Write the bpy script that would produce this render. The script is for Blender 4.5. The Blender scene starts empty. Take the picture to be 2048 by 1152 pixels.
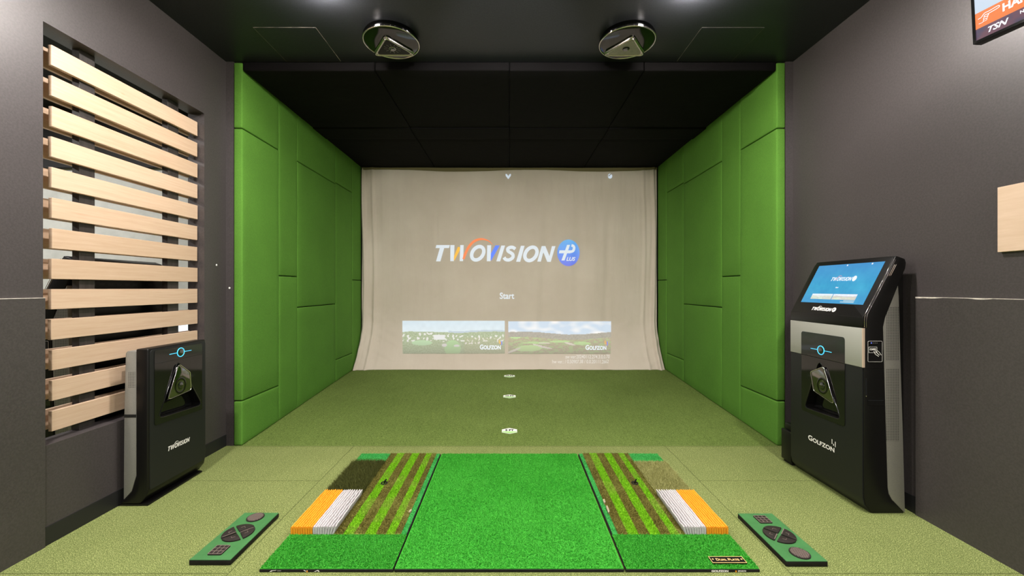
import bpy, bmesh, math, random
import numpy as np
from mathutils import Vector, Matrix, noise as mnoise
R = math.radians
C = bpy.context.scene.collection
F, VX, VY, H = 815.0, 1019.0, 576.5, 1.45      # focal length (px), vanishing point, camera height
rnd = random.Random(7)

# ------------------------------------------------------------------ materials
def new_mat(name):
    m = bpy.data.materials.new(name); m.use_nodes = True
    nt = m.node_tree; b = nt.nodes['Principled BSDF']
    return m, nt, b
def N(nt, t, **kw):
    n = nt.nodes.new(t)
    for k, v in kw.items():
        if k in n.inputs: n.inputs[k].default_value = v
        else: setattr(n, k, v)
    return n
def mathn(nt, op, a, b=None, clamp=False):
    n = nt.nodes.new('ShaderNodeMath'); n.operation = op; n.use_clamp = clamp
    for i, v in enumerate((a, b)):
        if v is None: continue
        if isinstance(v, (int, float)): n.inputs[i].default_value = v
        else: nt.links.new(v, n.inputs[i])
    return n.outputs[0]
def mix(nt, f, a, b, mode='MIX'):
    n = nt.nodes.new('ShaderNodeMix'); n.data_type = 'RGBA'; n.blend_type = mode
    for s, v in ((n.inputs[0], f), (n.inputs[6], a), (n.inputs[7], b)):
        if isinstance(v, (int, float)): s.default_value = v
        elif isinstance(v, tuple): s.default_value = (*v[:3], 1)
        else: nt.links.new(v, s)
    return n.outputs[2]
def coords(nt):
    return nt.nodes.new('ShaderNodeTexCoord').outputs['Object']
def noise_out(nt, vec, scale, detail=3, rough=.6, out='Fac'):
    n = N(nt, 'ShaderNodeTexNoise', Scale=scale, Detail=detail, Roughness=rough)
    nt.links.new(vec, n.inputs['Vector']); return n.outputs[out]
def ramp(nt, fac, stops, interp='LINEAR'):
    n = nt.nodes.new('ShaderNodeValToRGB'); cr = n.color_ramp; cr.interpolation = interp
    while len(cr.elements) > 1: cr.elements.remove(cr.elements[-1])
    cr.elements[0].position = stops[0][0]; cr.elements[0].color = (*stops[0][1], 1)
    for p, c in stops[1:]:
        e = cr.elements.new(p); e.color = (*c, 1)
    nt.links.new(fac, n.inputs[0]); return n.outputs[0]
def bump(nt, b, h, strength, dist):
    n = N(nt, 'ShaderNodeBump', Strength=strength, Distance=dist)
    nt.links.new(h, n.inputs['Height']); nt.links.new(n.outputs[0], b.inputs['Normal'])
def simple(name, col, rough=.5, metal=0, spec=.5, var=0, vscale=4, bs=0, bscale=300, bdist=.001, emit=None, es=0, coat=0, sheen=0):
    m, nt, b = new_mat(name)
    b.inputs['Base Color'].default_value = (*col, 1)
    b.inputs['Roughness'].default_value = rough; b.inputs['Metallic'].default_value = metal
    b.inputs['Specular IOR Level'].default_value = spec
    if coat: b.inputs['Coat Weight'].default_value = coat; b.inputs['Coat Roughness'].default_value = .04
    if sheen: b.inputs['Sheen Weight'].default_value = sheen
    if var:
        v = coords(nt); f = noise_out(nt, v, vscale, 4)
        lo = tuple(c*(1-var) for c in col); hi = tuple(min(1, c*(1+var)) for c in col)
        nt.links.new(ramp(nt, f, [(.3, lo), (.7, hi)]), b.inputs['Base Color'])
    if bs:
        bump(nt, b, noise_out(nt, coords(nt), bscale, 2), bs, bdist)
    if emit:
        b.inputs['Emission Color'].default_value = (*emit, 1); b.inputs['Emission Strength'].default_value = es
    return m

def paint_mat(name, col, rough=.5, spec=.5):
    m, nt, b = new_mat(name); v = coords(nt); b.inputs['Specular IOR Level'].default_value = spec
    f = noise_out(nt, v, 1.3, 5); f2 = noise_out(nt, v, 90, 2)
    c1 = ramp(nt, f, [(.3, tuple(c*.9 for c in col)), (.7, tuple(c*1.1 for c in col))])
    nt.links.new(mix(nt, .35, c1, ramp(nt, f2, [(.35, tuple(c*.6 for c in col)), (.65, tuple(c*1.4 for c in col))])), b.inputs['Base Color'])
    b.inputs['Roughness'].default_value = rough
    bump(nt, b, noise_out(nt, v, 240, 2), .25, .0012)
    return m

def carpet_mat(name, a, bcol, c, seams=False):
    m, nt, b = new_mat(name); v = coords(nt)
    f = noise_out(nt, v, 210, 3, .75); g = noise_out(nt, v, 60, 4, .7); h = noise_out(nt, v, 1.1, 5, .6)
    mp = N(nt, 'ShaderNodeMapping'); mp.inputs['Scale'].default_value = (30, 3, 1); nt.links.new(v, mp.inputs[0])
    st = noise_out(nt, mp.outputs[0], 1.5, 4)
    c1 = ramp(nt, f, [(.40, tuple(x*.75 for x in a)), (.5, bcol), (.61, tuple(x*1.12 for x in c))])
    c2 = mix(nt, ramp(nt, g, [(.4, (0, 0, 0)), (.6, (.45,)*3)]), c1, tuple(x*.62 for x in bcol))
    c3 = mix(nt, .6, c2, ramp(nt, h, [(.3, (.78, .8, .7)), (.7, (1.12, 1.08, 1.1))]), 'MULTIPLY')
    c4 = mix(nt, .35, c3, ramp(nt, st, [(.3, (.8,)*3), (.7, (1.15,)*3)]), 'MULTIPLY')
    if seams:
        s = nt.nodes.new('ShaderNodeSeparateXYZ'); nt.links.new(v, s.inputs[0])
        w = mathn(nt, 'MULTIPLY', mathn(nt, 'SUBTRACT', noise_out(nt, v, 6, 2), .5), .012)
        x = mathn(nt, 'ABSOLUTE', mathn(nt, 'ADD', s.outputs[0], w)); y = mathn(nt, 'ADD', s.outputs[1], w)
        def near(val, at, t=.0035): return mathn(nt, 'LESS_THAN', mathn(nt, 'ABSOLUTE', mathn(nt, 'SUBTRACT', val, at)), t)
        out = mathn(nt, 'GREATER_THAN', x, 1.43)
        l = near(x, 1.43)
        for yy in (3.07, 2.07, 1.07):
            l = mathn(nt, 'MAXIMUM', l, mathn(nt, 'MULTIPLY', near(y, yy), out))
        l = mathn(nt, 'MAXIMUM', l, near(y, 3.735, .005))
        l = mathn(nt, 'MULTIPLY', l, .5)
        c4 = mix(nt, l, c4, tuple(x*.35 for x in a))
    nt.links.new(c4, b.inputs['Base Color']); b.inputs['Roughness'].default_value = .95
    b.inputs['Specular IOR Level'].default_value = .1
    bump(nt, b, f, .9, .004)
    return m

def turf_mat(name, lo, mid, hi, patch=.35):
    m, nt, b = new_mat(name); v = coords(nt)
    f = noise_out(nt, v, 260, 2, .7); h = noise_out(nt, v, 2.2, 3, .5)
    c1 = ramp(nt, f, [(.35, lo), (.5, mid), (.65, hi)])
    c2 = mix(nt, ramp(nt, h, [(.42, (0,)*3), (.62, (patch,)*3)]), c1, tuple(min(1, x*1.25+.03) for x in mid[:2])+(min(1, mid[2]*1.4+.012),))
    nt.links.new(c2, b.inputs['Base Color']); b.inputs['Roughness'].default_value = .6
    b.inputs['Specular IOR Level'].default_value = .25
    bump(nt, b, f, .7, .004)
    return m

def stripe_mat(name, bounds):
    m, nt, b = new_mat(name); v = coords(nt)
    s = nt.nodes.new('ShaderNodeSeparateXYZ'); nt.links.new(v, s.inputs[0])
    w = mathn(nt, 'MULTIPLY', mathn(nt, 'SUBTRACT', noise_out(nt, v, 120, 2), .5), .014)
    x = mathn(nt, 'ADD', s.outputs[0], w)
    x0, x1 = bounds[0], bounds[-1]
    t = mathn(nt, 'DIVIDE', mathn(nt, 'SUBTRACT', x, x0), x1-x0)
    dk, lt = (.135, .12, .022), (.155, .40, .006)
    st = [((bounds[i]-x0)/(x1-x0), dk if i % 2 == 0 else lt) for i in range(len(bounds)-1)]
    c1 = ramp(nt, t, st, 'CONSTANT')
    f = noise_out(nt, v, 240, 2, .7)
    c2 = mix(nt, .85, c1, ramp(nt, f, [(.33, (.45,)*3), (.5, (1,)*3), (.68, (1.7,)*3)]), 'MULTIPLY')
    h = noise_out(nt, v, 4.5, 3)
    c3 = mix(nt, ramp(nt, h, [(.5, (0,)*3), (.68, (.55,)*3)]), c2, (.26, .27, .06))
    nt.links.new(c3, b.inputs['Base Color']); b.inputs['Roughness'].default_value = .7
    b.inputs['Specular IOR Level'].default_value = .2
    bump(nt, b, f, .7, .004)
    return m

def wood_mat(name, a, bcol, axis=(2, .6, 14), knots=True, rough=.5):
    m, nt, b = new_mat(name); v = coords(nt)
    mp = N(nt, 'ShaderNodeMapping'); mp.inputs['Scale'].default_value = axis; nt.links.new(v, mp.inputs[0])
    f = noise_out(nt, mp.outputs[0], 6, 6, .65)
    oi = nt.nodes.new('ShaderNodeObjectInfo')
    c = ramp(nt, f, [(.3, a), (.7, bcol)])
    c = mix(nt, .6, c, ramp(nt, oi.outputs['Random'], [(0, (.9, .86, .8)), (1, (1.08, 1.06, 1.05))]), 'MULTIPLY')
    if knots:
        vo = N(nt, 'ShaderNodeTexVoronoi', Scale=3.1); mp2 = N(nt, 'ShaderNodeMapping'); mp2.inputs['Scale'].default_value = (1, .7, 2)
        nt.links.new(v, mp2.inputs[0]); nt.links.new(mp2.outputs[0], vo.inputs['Vector'])
        c = mix(nt, ramp(nt, vo.outputs['Distance'], [(.0, (.7,)*3), (.05, (0,)*3)]), c, (.42, .23, .09))
    nt.links.new(c, b.inputs['Base Color']); b.inputs['Roughness'].default_value = rough
    bump(nt, b, f, .15, .002)
    return m

def perf_mat(name, col, ax, bands, pitch=.0125, xr=None):
    """grey metal with a grid of small punched holes inside given z bands"""
    m, nt, b = new_mat(name); v = coords(nt)
    s = nt.nodes.new('ShaderNodeSeparateXYZ'); nt.links.new(v, s.inputs[0])
    k = 2*math.pi/pitch
    sx = mathn(nt, 'SINE', mathn(nt, 'MULTIPLY', s.outputs[ax], k)); sz = mathn(nt, 'SINE', mathn(nt, 'MULTIPLY', s.outputs[2], k))
    p = mathn(nt, 'GREATER_THAN', mathn(nt, 'ADD', sx, sz), .75)
    mk = None
    for z0, z1 in bands:
        q = mathn(nt, 'MULTIPLY', mathn(nt, 'GREATER_THAN', s.outputs[2], z0), mathn(nt, 'LESS_THAN', s.outputs[2], z1))
        mk = q if mk is None else mathn(nt, 'MAXIMUM', mk, q)
    if xr:
        mk = mathn(nt, 'MULTIPLY', mk, mathn(nt, 'MULTIPLY', mathn(nt, 'GREATER_THAN', s.outputs[ax], xr[0]), mathn(nt, 'LESS_THAN', s.outputs[ax], xr[1])))
    p = mathn(nt, 'MULTIPLY', p, mk)
    f = noise_out(nt, v, 500, 2)
    c = ramp(nt, f, [(.3, tuple(x*.85 for x in col)), (.7, tuple(x*1.15 for x in col))])
    nt.links.new(mix(nt, p, c, (.012,)*3), b.inputs['Base Color'])
    b.inputs['Roughness'].default_value = .45; b.inputs['Metallic'].default_value = .35
    return m

def fabric_mat(name, col, var=.15, sheen=.0, spec=.2):
    m, nt, b = new_mat(name); v = coords(nt)
    f = noise_out(nt, v, 160, 3, .7); g = noise_out(nt, v, 2.5, 4)
    c = ramp(nt, f, [(.3, tuple(x*(1-var*1.6) for x in col)), (.7, tuple(x*(1+var*1.6) for x in col))])
    c = mix(nt, .5, c, ramp(nt, g, [(.3, (.88,)*3), (.7, (1.1,)*3)]), 'MULTIPLY')
    nt.links.new(c, b.inputs['Base Color']); b.inputs['Roughness'].default_value = .85
    b.inputs['Specular IOR Level'].default_value = spec
    h = mathn(nt, 'ADD', f, mathn(nt, 'MULTIPLY', noise_out(nt, v, 7, 3), 3.0))
    bump(nt, b, h, .35, .004)
    return m

M = {}
M['wall'] = paint_mat('dark wall paint', (.048, .041, .041), .42)
M['wall_panel'] = paint_mat('dark wall panel paint', (.046, .040, .038), .44)
M['ceiling'] = paint_mat('dark ceiling paint', (.020, .021, .025), .36, .22)
M['black'] = simple('black trim', (.01, .01, .01), .5)
M['deepblack'] = simple('black void paint', (.006, .006, .006), .8)
M['chip'] = simple('chipped white edge', (.6, .55, .48), .7, var=.3, vscale=60)
M['carpet'] = carpet_mat('pale olive carpet', (.062, .090, .018), (.180, .222, .068), (.38, .42, .17), True)
M['carpet_bay'] = carpet_mat('green bay carpet', (.055, .095, .018), (.118, .175, .038), (.22, .29, .08))
M['greenpad'] = fabric_mat('green padded fabric', (.083, .212, .026), .10)
M['blackpad'] = fabric_mat('black padded fabric', (.0042, .0036, .0038), .12, spec=.1)
M['slat'] = wood_mat('pale birch', (.46, .325, .22), (.53, .395, .285))
M['post'] = wood_mat('dark stained post', (.014, .012, .011), (.040, .034, .032), (14, 8, .8), False, .45)
M['board'] = wood_mat('pale birch board', (.58, .43, .31), (.66, .51, .39), (2, .6, 5), False)
M['screen'] = None
M['turf'] = turf_mat('bright green turf', (.003, .16, .004), (.022, .285, .016), (.10, .47, .045))
M['mint'] = turf_mat('mint green turf', (.006, .19, .025), (.032, .345, .062), (.11, .50, .12))
M['rough_dark'] = turf_mat('dark olive rough', (.022, .027, .004), (.058, .066, .010), (.13, .14, .028), .0)
M['rough_straw'] = turf_mat('straw rough', (.15, .16, .035), (.32, .32, .10), (.52, .50, .22), .2)
M['orange'] = simple('orange bristle', (.80, .30, .010), .6, var=.12, vscale=90, bs=.4, bscale=500)
M['white_b'] = simple('white bristle', (.50, .475, .475), .7, var=.10, vscale=90, bs=.4, bscale=500)
M['rubber'] = simple('black rubber', (.009, .008, .0075), .6, spec=.2, var=.4, vscale=40, bs=.2)
M['padgreen'] = simple('green pad top', (.046, .155, .048), .5, spec=.3, var=.12, vscale=14)
M['button'] = simple('brown grey button', (.022, .017, .015), .5, spec=.25, var=.2, vscale=60)
M['buttonline'] = simple('button ridge', (.19, .145, .125), .5, spec=.3)
M['kblack'] = simple('kiosk black plastic', (.0045, .0042, .004), .36, spec=.28, bs=.12, bscale=900, bdist=.0005)
M['kfront'] = simple('kiosk charcoal front', (.010, .0105, .011), .4, spec=.3, bs=.1, bscale=900, bdist=.0005)
M['kgloss'] = simple('kiosk gloss black', (.004, .004, .004), .06, spec=.6)
M['silver'] = simple('silver grey plastic', (.36, .36, .32), .4, metal=.3, bs=.08, bscale=900, bdist=.0005)
M['chrome'] = simple('chrome edge', (.62, .58, .55), .14, metal=1)
M['copper'] = simple('warm edge strip', (.62, .48, .36), .35, metal=.4)
M['mirror'] = simple('black mirror', (.075, .075, .078), .07, metal=1)
M['mirror_lt'] = simple('satin mirror', (.55, .53, .48), .22, metal=1)
M['pod'] = simple('pod mirror', (.26, .25, .24), .09, metal=1)
M['lens'] = simple('lens glass', (.004, .004, .004), .04, spec=1, coat=1)
M['led'] = simple('blue led line', (.02, .2, .3), .4, emit=(.08, .55, .85), es=1.1)
M['ledblue'] = simple('blue status led', (.1, .1, .4), .4, emit=(.12, .18, 1), es=2)
M['print'] = simple('white print', (.78, .76, .72), .5)
M['printgrey'] = simple('grey print', (.42, .40, .37), .5)
M['gold'] = simple('gold print', (.72, .48, .2), .4)
M['emw'] = simple('screen white', (.02, .02, .02), .3, emit=(.86, .92, 1.0), es=1.0)
M['lamp'] = simple('lamp diffuser', (.9, .88, .85), .5, emit=(1, .93, .86), es=480)
M['lamp_soft'] = simple('soft lamp diffuser', (.9, .88, .85), .5, emit=(1, .93, .86), es=40)
M['grey_wall'] = simple('pale grey wall', (.40, .41, .38), .7, var=.12, vscale=5)
M['lightwall'] = simple('warm light wall', (.45, .42, .38), .8)
M['black_decal'] = simple('black decal', (.006, .0055, .005), .5, spec=.15)
M['markerw'] = simple('marker white', (.75, .76, .70), .5)
M['markerg'] = simple('marker green', (.34, .62, .20), .5)
M['torn'] = simple('torn backing', (.30, .26, .16), .9, var=.3, vscale=80)
M['hem'] = simple('olive hem', (.12, .10, .04), .9)

# ------------------------------------------------------------------ object helpers
def wloc(o):
    p = Vector((0, 0, 0))
    while o is not None: p = p + o.location; o = o.parent
    return p
def mk(name, verts, faces, mat, parent=None, smooth=False, local=False, mats=None, midx=None):
    me = bpy.data.meshes.new(name)
    off = Vector((0, 0, 0)) if (parent is None or local) else wloc(parent)
    me.from_pydata([(v[0]-off.x, v[1]-off.y, v[2]-off.z) for v in verts], [], faces)
    for mm in (mats or [mat]): me.materials.append(mm)
    if midx is not None: me.polygons.foreach_set('material_index', midx)
    if smooth: me.shade_smooth()
    me.update()
    o = bpy.data.objects.new(name, me); C.objects.link(o)
    if parent is not None: o.parent = parent
    return o
def bmo(name, bm, mat, parent=None, smooth=False, local=False, autos=None):
    off = Vector((0, 0, 0)) if (parent is None or local) else wloc(parent)
    bmesh.ops.translate(bm, verts=bm.verts, vec=-off)
    bmesh.ops.recalc_face_normals(bm, faces=bm.faces)
    me = bpy.data.meshes.new(name); bm.to_mesh(me); bm.free()
    me.materials.append(mat)
    if smooth or autos:
        me.shade_smooth()
        if autos: me.set_sharp_from_angle(angle=R(autos))
    o = bpy.data.objects.new(name, me); C.objects.link(o)
    if parent is not None: o.parent = parent
    return o
def box(bm, x0, x1, y0, y1, z0, z1, bev=0, seg=2):
    b2 = bmesh.new()
    vs = [b2.verts.new(p) for p in ((x0,y0,z0),(x1,y0,z0),(x1,y1,z0),(x0,y1,z0),(x0,y0,z1),(x1,y0,z1),(x1,y1,z1),(x0,y1,z1))]
    for f in ((0,3,2,1),(4,5,6,7),(0,1,5,4),(1,2,6,5),(2,3,7,6),(3,0,4,7)): b2.faces.new([vs[i] for i in f])
    if bev: bmesh.ops.bevel(b2, geom=b2.edges[:], offset=bev, segments=seg, profile=.5, affect='EDGES')
    append(bm, b2)
def append(bm, b2):
    m = {}
    for v in b2.verts: m[v] = bm.verts.new(v.co)
    for f in b2.faces: bm.faces.new([m[v] for v in f.verts])
    b2.free()
def bx(name, x0, x1, y0, y1, z0, z1, mat, parent=None, bev=0, seg=2, **k):
    bm = bmesh.new(); box(bm, x0, x1, y0, y1, z0, z1, bev, seg)
    return bmo(name, bm, mat, parent, autos=30 if bev else None, **k)
def prism(bm, pts, fn, d0, d1, bev=0, seg=2):
    """pts 2-D polygon, fn(a,b,d)->xyz, extruded d0..d1"""
    b2 = bmesh.new()
    A = [b2.verts.new(fn(a, b, d0)) for a, b in pts]; B = [b2.verts.new(fn(a, b, d1)) for a, b in pts]
    n = len(pts)
    b2.faces.new(A); b2.faces.new(B[::-1])
    for i in range(n): b2.faces.new((A[i], B[i], B[(i+1) % n], A[(i+1) % n]))
    bmesh.ops.recalc_face_normals(b2, faces=b2.faces)
    if bev:
        es = [e for e in b2.edges if len(e.link_faces) == 2 and e.calc_face_angle() > R(25)]
        bmesh.ops.bevel(b2, geom=es, offset=bev, segments=seg, profile=.5, affect='EDGES')
    append(bm, b2)
def pr(name, pts, fn, d0, d1, mat, parent=None, bev=0, seg=2, **k):
    bm = bmesh.new(); prism(bm, pts, fn, d0, d1, bev, seg)
    return bmo(name, bm, mat, parent, autos=30, **k)
def tube(bm, pts, r, n=8, closed=False):
    pts = [Vector(p) for p in pts]; rings = []; m = len(pts)
    for i, p in enumerate(pts):
        a = pts[(i-1) % m] if (closed or i > 0) else p; b = pts[(i+1) % m] if (closed or i < m-1) else p
        t = (b-a).normalized(); u = t.orthogonal().normalized()
        if rings: u = (pu - t*pu.dot(t)).normalized()
        pu = u; w = t.cross(u)
        rings.append([bm.verts.new(p + (u*math.cos(2*math.pi*k/n) + w*math.sin(2*math.pi*k/n))*r) for k in range(n)])
    for i in range(m if closed else m-1):
        A, B = rings[i], rings[(i+1) % m]
        for k in range(n): bm.faces.new((A[k], A[(k+1) % n], B[(k+1) % n], B[k]))
    if not closed: bm.faces.new(rings[0][::-1]); bm.faces.new(rings[-1])
def round_poly(pts, r, n=6):
    out = []; m = len(pts); rr = r if isinstance(r, (list, tuple)) else [r]*m
    for i in range(m):
        p = Vector(pts[i]); a = Vector(pts[i-1])-p; b = Vector(pts[(i+1) % m])-p
        if rr[i] <= 0: out.append(tuple(p)); continue
        ang = a.angle(b); d = min(rr[i]/math.tan(ang/2), a.length*.48, b.length*.48)
        s = p + a.normalized()*d; e = p + b.normalized()*d
        for k in range(n+1):
            t = k/n; out.append(tuple(s*(1-t)**2 + p*2*t*(1-t) + e*t*t))
    return out
def circle(cx, cy, r, n=32, r2=None):
    return [(cx+r*math.cos(2*math.pi*i/n), cy+(r2 or r)*math.sin(2*math.pi*i/n)) for i in range(n)]
def ring_pts(bm, fn, outer, inner, d0, d1):
    n = len(outer)
    q = [[bm.verts.new(fn(a, b, d)) for a, b in pl] for pl, d in ((outer, d0), (inner, d0), (outer, d1), (inner, d1))]
    for i in range(n):
        j = (i+1) % n
        bm.faces.new((q[0][i], q[0][j], q[1][j], q[1][i])); bm.faces.new((q[2][i], q[3][i], q[3][j], q[2][j]))
        bm.faces.new((q[0][i], q[2][i], q[2][j], q[0][j])); bm.faces.new((q[1][i], q[1][j], q[3][j], q[3][i]))
def tag(o, label=None, cat=None, group=None, kind=None):
    if label: o['label'] = label
    if cat: o['category'] = cat
    if group: o['group'] = group
    if kind: o['kind'] = kind
    return o
def thing(name, label, cat, loc=(0, 0, 0), rot=None, group=None):
    o = bpy.data.objects.new(name, None); o.empty_display_size = .1; C.objects.link(o); o.location = loc
    if rot: o.rotation_euler = rot
    return tag(o, label, cat, group)
def copy_tree(o, parent=None, delta=None):
    c = o.copy(); C.objects.link(c)
    if parent is not None: c.parent = parent
    if delta is not None: c.location = o.location + Vector(delta)
    for ch in list(o.children): copy_tree(ch, c)
    return c
def boolean_cut(o, bm_cut):
    me = bpy.data.meshes.new('cut'); bmesh.ops.recalc_face_normals(bm_cut, faces=bm_cut.faces); bm_cut.to_mesh(me)
    c = bpy.data.objects.new('cut', me); C.objects.link(c); c.parent = o.parent
    c.location = -wloc(o.parent) if o.parent else (0, 0, 0)
    md = o.modifiers.new('b', 'BOOLEAN'); md.object = c; md.operation = 'DIFFERENCE'; md.solver = 'EXACT'
    bpy.context.view_layer.update()
    dg = bpy.context.evaluated_depsgraph_get()
    nm = bpy.data.meshes.new_from_object(o.evaluated_get(dg))
    o.modifiers.clear(); o.data = nm
    bpy.data.objects.remove(c)
def struct(o): o['kind'] = 'structure'; return o

def text_mesh(txt, size, shear=0, bold=0, align='LEFT', spacing=1.0, smallcaps=None):
    cu = bpy.data.curves.new('t', 'FONT'); cu.body = txt; cu.size = size; cu.shear = shear; cu.offset = bold
    cu.align_x = align; cu.space_character = spacing; cu.resolution_u = 4
    if smallcaps:
        cu.small_caps_scale = smallcaps
        for i, ch in enumerate(txt):
            if ch.islower(): cu.body_format[i].use_small_caps = True
    o = bpy.data.objects.new('t', cu); C.objects.link(o)
    bpy.context.view_layer.update()
    me = bpy.data.meshes.new_from_object(o.evaluated_get(bpy.context.evaluated_depsgraph_get()))
    vs = [(v.co.x, v.co.y) for v in me.vertices]; fs = [tuple(p.vertices) for p in me.polygons]
    bpy.data.objects.remove(o); bpy.data.curves.remove(cu); bpy.data.meshes.remove(me)
    return vs, fs
def text_obj(name, txt, size, fn, mat, parent, width=None, local=False, **k):
    """fn(a,b)->xyz ; if width given the text is scaled to it"""
    vs, fs = text_mesh(txt, size, **k)
    if width:
        w = max(v[0] for v in vs)-min(v[0] for v in vs); s = width/w
        m0 = min(v[0] for v in vs); vs = [((a-m0)*s, b*s if k.get('keep') is None else b) for a, b in vs]
    return mk(name, [fn(a, b) for a, b in vs], fs, mat, parent, local=local)

# ------------------------------------------------------------------ camera
cam = bpy.data.cameras.new('camera'); co = bpy.data.objects.new('camera', cam); C.objects.link(co)
co.location = (0, 0, H); co.rotation_euler = (R(90), 0, 0)
cam.sensor_width = 36; cam.lens = F/2048*36; cam.shift_x = (1024-VX)/2048; cam.shift_y = (VY-576)/2048
cam.clip_start = .05; cam.clip_end = 60
bpy.context.scene.camera = co

# ------------------------------------------------------------------ setting
CE = H + 2.085             # ceiling height
YF = 3.747                 # bay front
W = 2.46; WO = 2.538       # pad face, pad back
WL = 2.61                  # side walls
SL = .0626
def fz(y): return 0 if y < YF else SL*(y-YF)
# floor
struct(mk('floor', [(-8.2,-3.6,0),(2.75,-3.6,0),(2.75,YF,0),(-8.2,YF,0),(-8.2,-3.6,-.1),(2.75,-3.6,-.1),(2.75,YF,-.1),(-8.2,YF,-.1)],
    [(0,1,2,3),(7,6,5,4),(0,4,5,1),(1,5,6,2),(2,6,7,3),(3,7,4,0)], M['carpet']))
struct(mk('floor', [(-WL,YF,0),(WL,YF,0),(WL,6.95,fz(6.95)),(-WL,6.95,fz(6.95)),(-WL,YF,-.1),(WL,YF,-.1),(WL,6.95,-.1),(-WL,6.95,-.1)],
    [(0,1,2,3),(7,6,5,4),(0,4,5,1),(1,5,6,2),(2,6,7,3),(3,7,4,0)], M['carpet_bay']))
struct(mk('floor', [(-8.2,YF,0),(-2.75,YF,0),(-2.75,4.6,0),(-8.2,4.6,0)], [(0,1,2,3)], M['carpet']))
struct(bx('ceiling', -8.2, 2.75, -3.6, 7.05, CE, CE+.1, M['ceiling']))
# left wall with the slatted opening
bm = bmesh.new()
OY0, OY1, OZ0, OZ1 = 2.28, 3.485, .563, 2.945
for b in ((-3.6, OY0, 0, CE), (OY1, YF+.003, 0, CE), (OY0, OY1, 0, OZ0), (OY0, OY1, OZ1, CE)):
    box(bm, -2.75, -WL, b[0], b[1], b[2], b[3])
struct(bmo('wall_left', bm, M['wall']))
struct(bx('wall_left', -2.75, -WO-.002, YF+.003, 7.05, 0, CE, M['wall']))
struct(bx('wall_right', WL, 2.75, -3.6, YF+.003, 0, CE, M['wall']))
struct(bx('wall_right', WO+.002, 2.75, YF+.003, 7.05, 0, CE, M['wall']))
struct(bx('wall_back', -2.75, 2.75, 6.95, 7.05, 0, CE, M['black']))
struct(bx('wall_behind', -8.2, 2.75, -3.7, -3.6, 0, CE, M['lightwall']))
# proud lower panels, chipped top edges
bm = bmesh.new(); box(bm, -WL, -WL+.013, -3.6, OY0, 0, 1.396)
struct(bmo('trim_1', bm, M['wall_panel']))
bm = bmesh.new(); box(bm, WL-.013, WL, -3.6, 2.607, 0, 1.394)
struct(bmo('trim_2', bm, M['wall_panel']))
def chipped(name, x0, x1, y0, y1, z):
    vs, fs = [], []; n = 220
    for i in range(n+1):
        y = y0+(y1-y0)*i/n
        h = .0016 + max(0, mnoise.noise((y*9, z, x0))-.1)*.014
        vs += [(x0, y, z-h), (x1, y, z-h), (x1, y, z+.0008), (x0, y, z+.0008)]
    for i in range(n):
        a = i*4
        for k in range(4): fs.append((a+k, a+(k+1) % 4, a+4+(k+1) % 4, a+4+k))
    struct(mk(name, vs, fs, M['chip']))
chipped('trim_3', -WL, -WL+.0138, .2, OY0, 1.396)
chipped('trim_4', WL-.0138, WL, .2, 2.607, 1.394)
struct(bx('baseboard_left', -WL, -WL+.006, OY0, YF, 0, .105, M['black']))
struct(bx('baseboard_right', WL-.006, WL, 2.607, YF, 0, .11, M['black']))
# wall stubs between wall plane and the padded bay
# next bay seen through the slats
struct(bx('wall_far', -8.2, -2.75, 4.6, 4.7, 0, 2.80, M['grey_wall']))
struct(bx('wall_far', -8.2, -2.75, 4.55, 4.7, 2.80, CE, M['deepblack']))
struct(bx('wall_side', -8.3, -8.2, -3.6, 4.7, 0, CE, M['lightwall']))
struct(bx('ceiling', -8.2, -2.75, 1.0, 4.55, CE-.06, CE-.001, M['deepblack']))
g = simple('glowing pale strip', (.7, .75, .8), .3, emit=(.72, .86, 1.0), es=.75)
struct(bx('bright_strip', -5.6, -3.5, 4.575, 4.6, .35, 1.04, g))  # glowing panel stands in for a bright lit strip low on the wall

# ------------------------------------------------------------------ green wall pads
cols = [(YF, 4.349), (4.349, 4.7285), (4.7285, 5.769), (5.769, 6.385), (6.385, 6.76)]
joints = [[.411, 2.923], [1.583], [1.227, 2.924], [.434, 2.945], [1.58]]
colname = ['nearest the bay front', 'narrow, second from the front', 'wide middle', 'fourth from the front', 'narrow, next to the screen']
def pad_mesh(x0, x1, y0, y1, zb0, zb1, z1, seed, bev=.011):
    """soft box: x0..x1 thick, bottom follows the slope zb0 (at y0) .. zb1 (at y1)"""
    b2 = bmesh.new()
    vs = [b2.verts.new(p) for p in ((x0,y0,zb0),(x1,y0,zb0),(x1,y1,zb1),(x0,y1,zb1),(x0,y0,z1),(x1,y0,z1),(x1,y1,z1),(x0,y1,z1))]
    for f in ((0,3,2,1),(4,5,6,7),(0,1,5,4),(1,2,6,5),(2,3,7,6),(3,0,4,7)): b2.faces.new([vs[i] for i in f])
    bmesh.ops.bevel(b2, geom=b2.edges[:], offset=bev, segments=3, profile=.5, affect='EDGES')
    bmesh.ops.subdivide_edges(b2, edges=[e for e in b2.edges if e.calc_length() > .12], cuts=10, use_grid_fill=True)
    mid = (x0+x1)/2; sg = 1 if mid < 0 else -1      # inward direction
    for v in b2.verts:
        if (v.co.x-mid)*sg > .02:
            n = mnoise.noise((v.co.y*2.3+seed*7, v.co.z*2.0, seed)) + .5*mnoise.noise((v.co.y*8, v.co.z*6+seed, seed))
            v.co.x += sg*(.003*n)
    return b2
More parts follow.
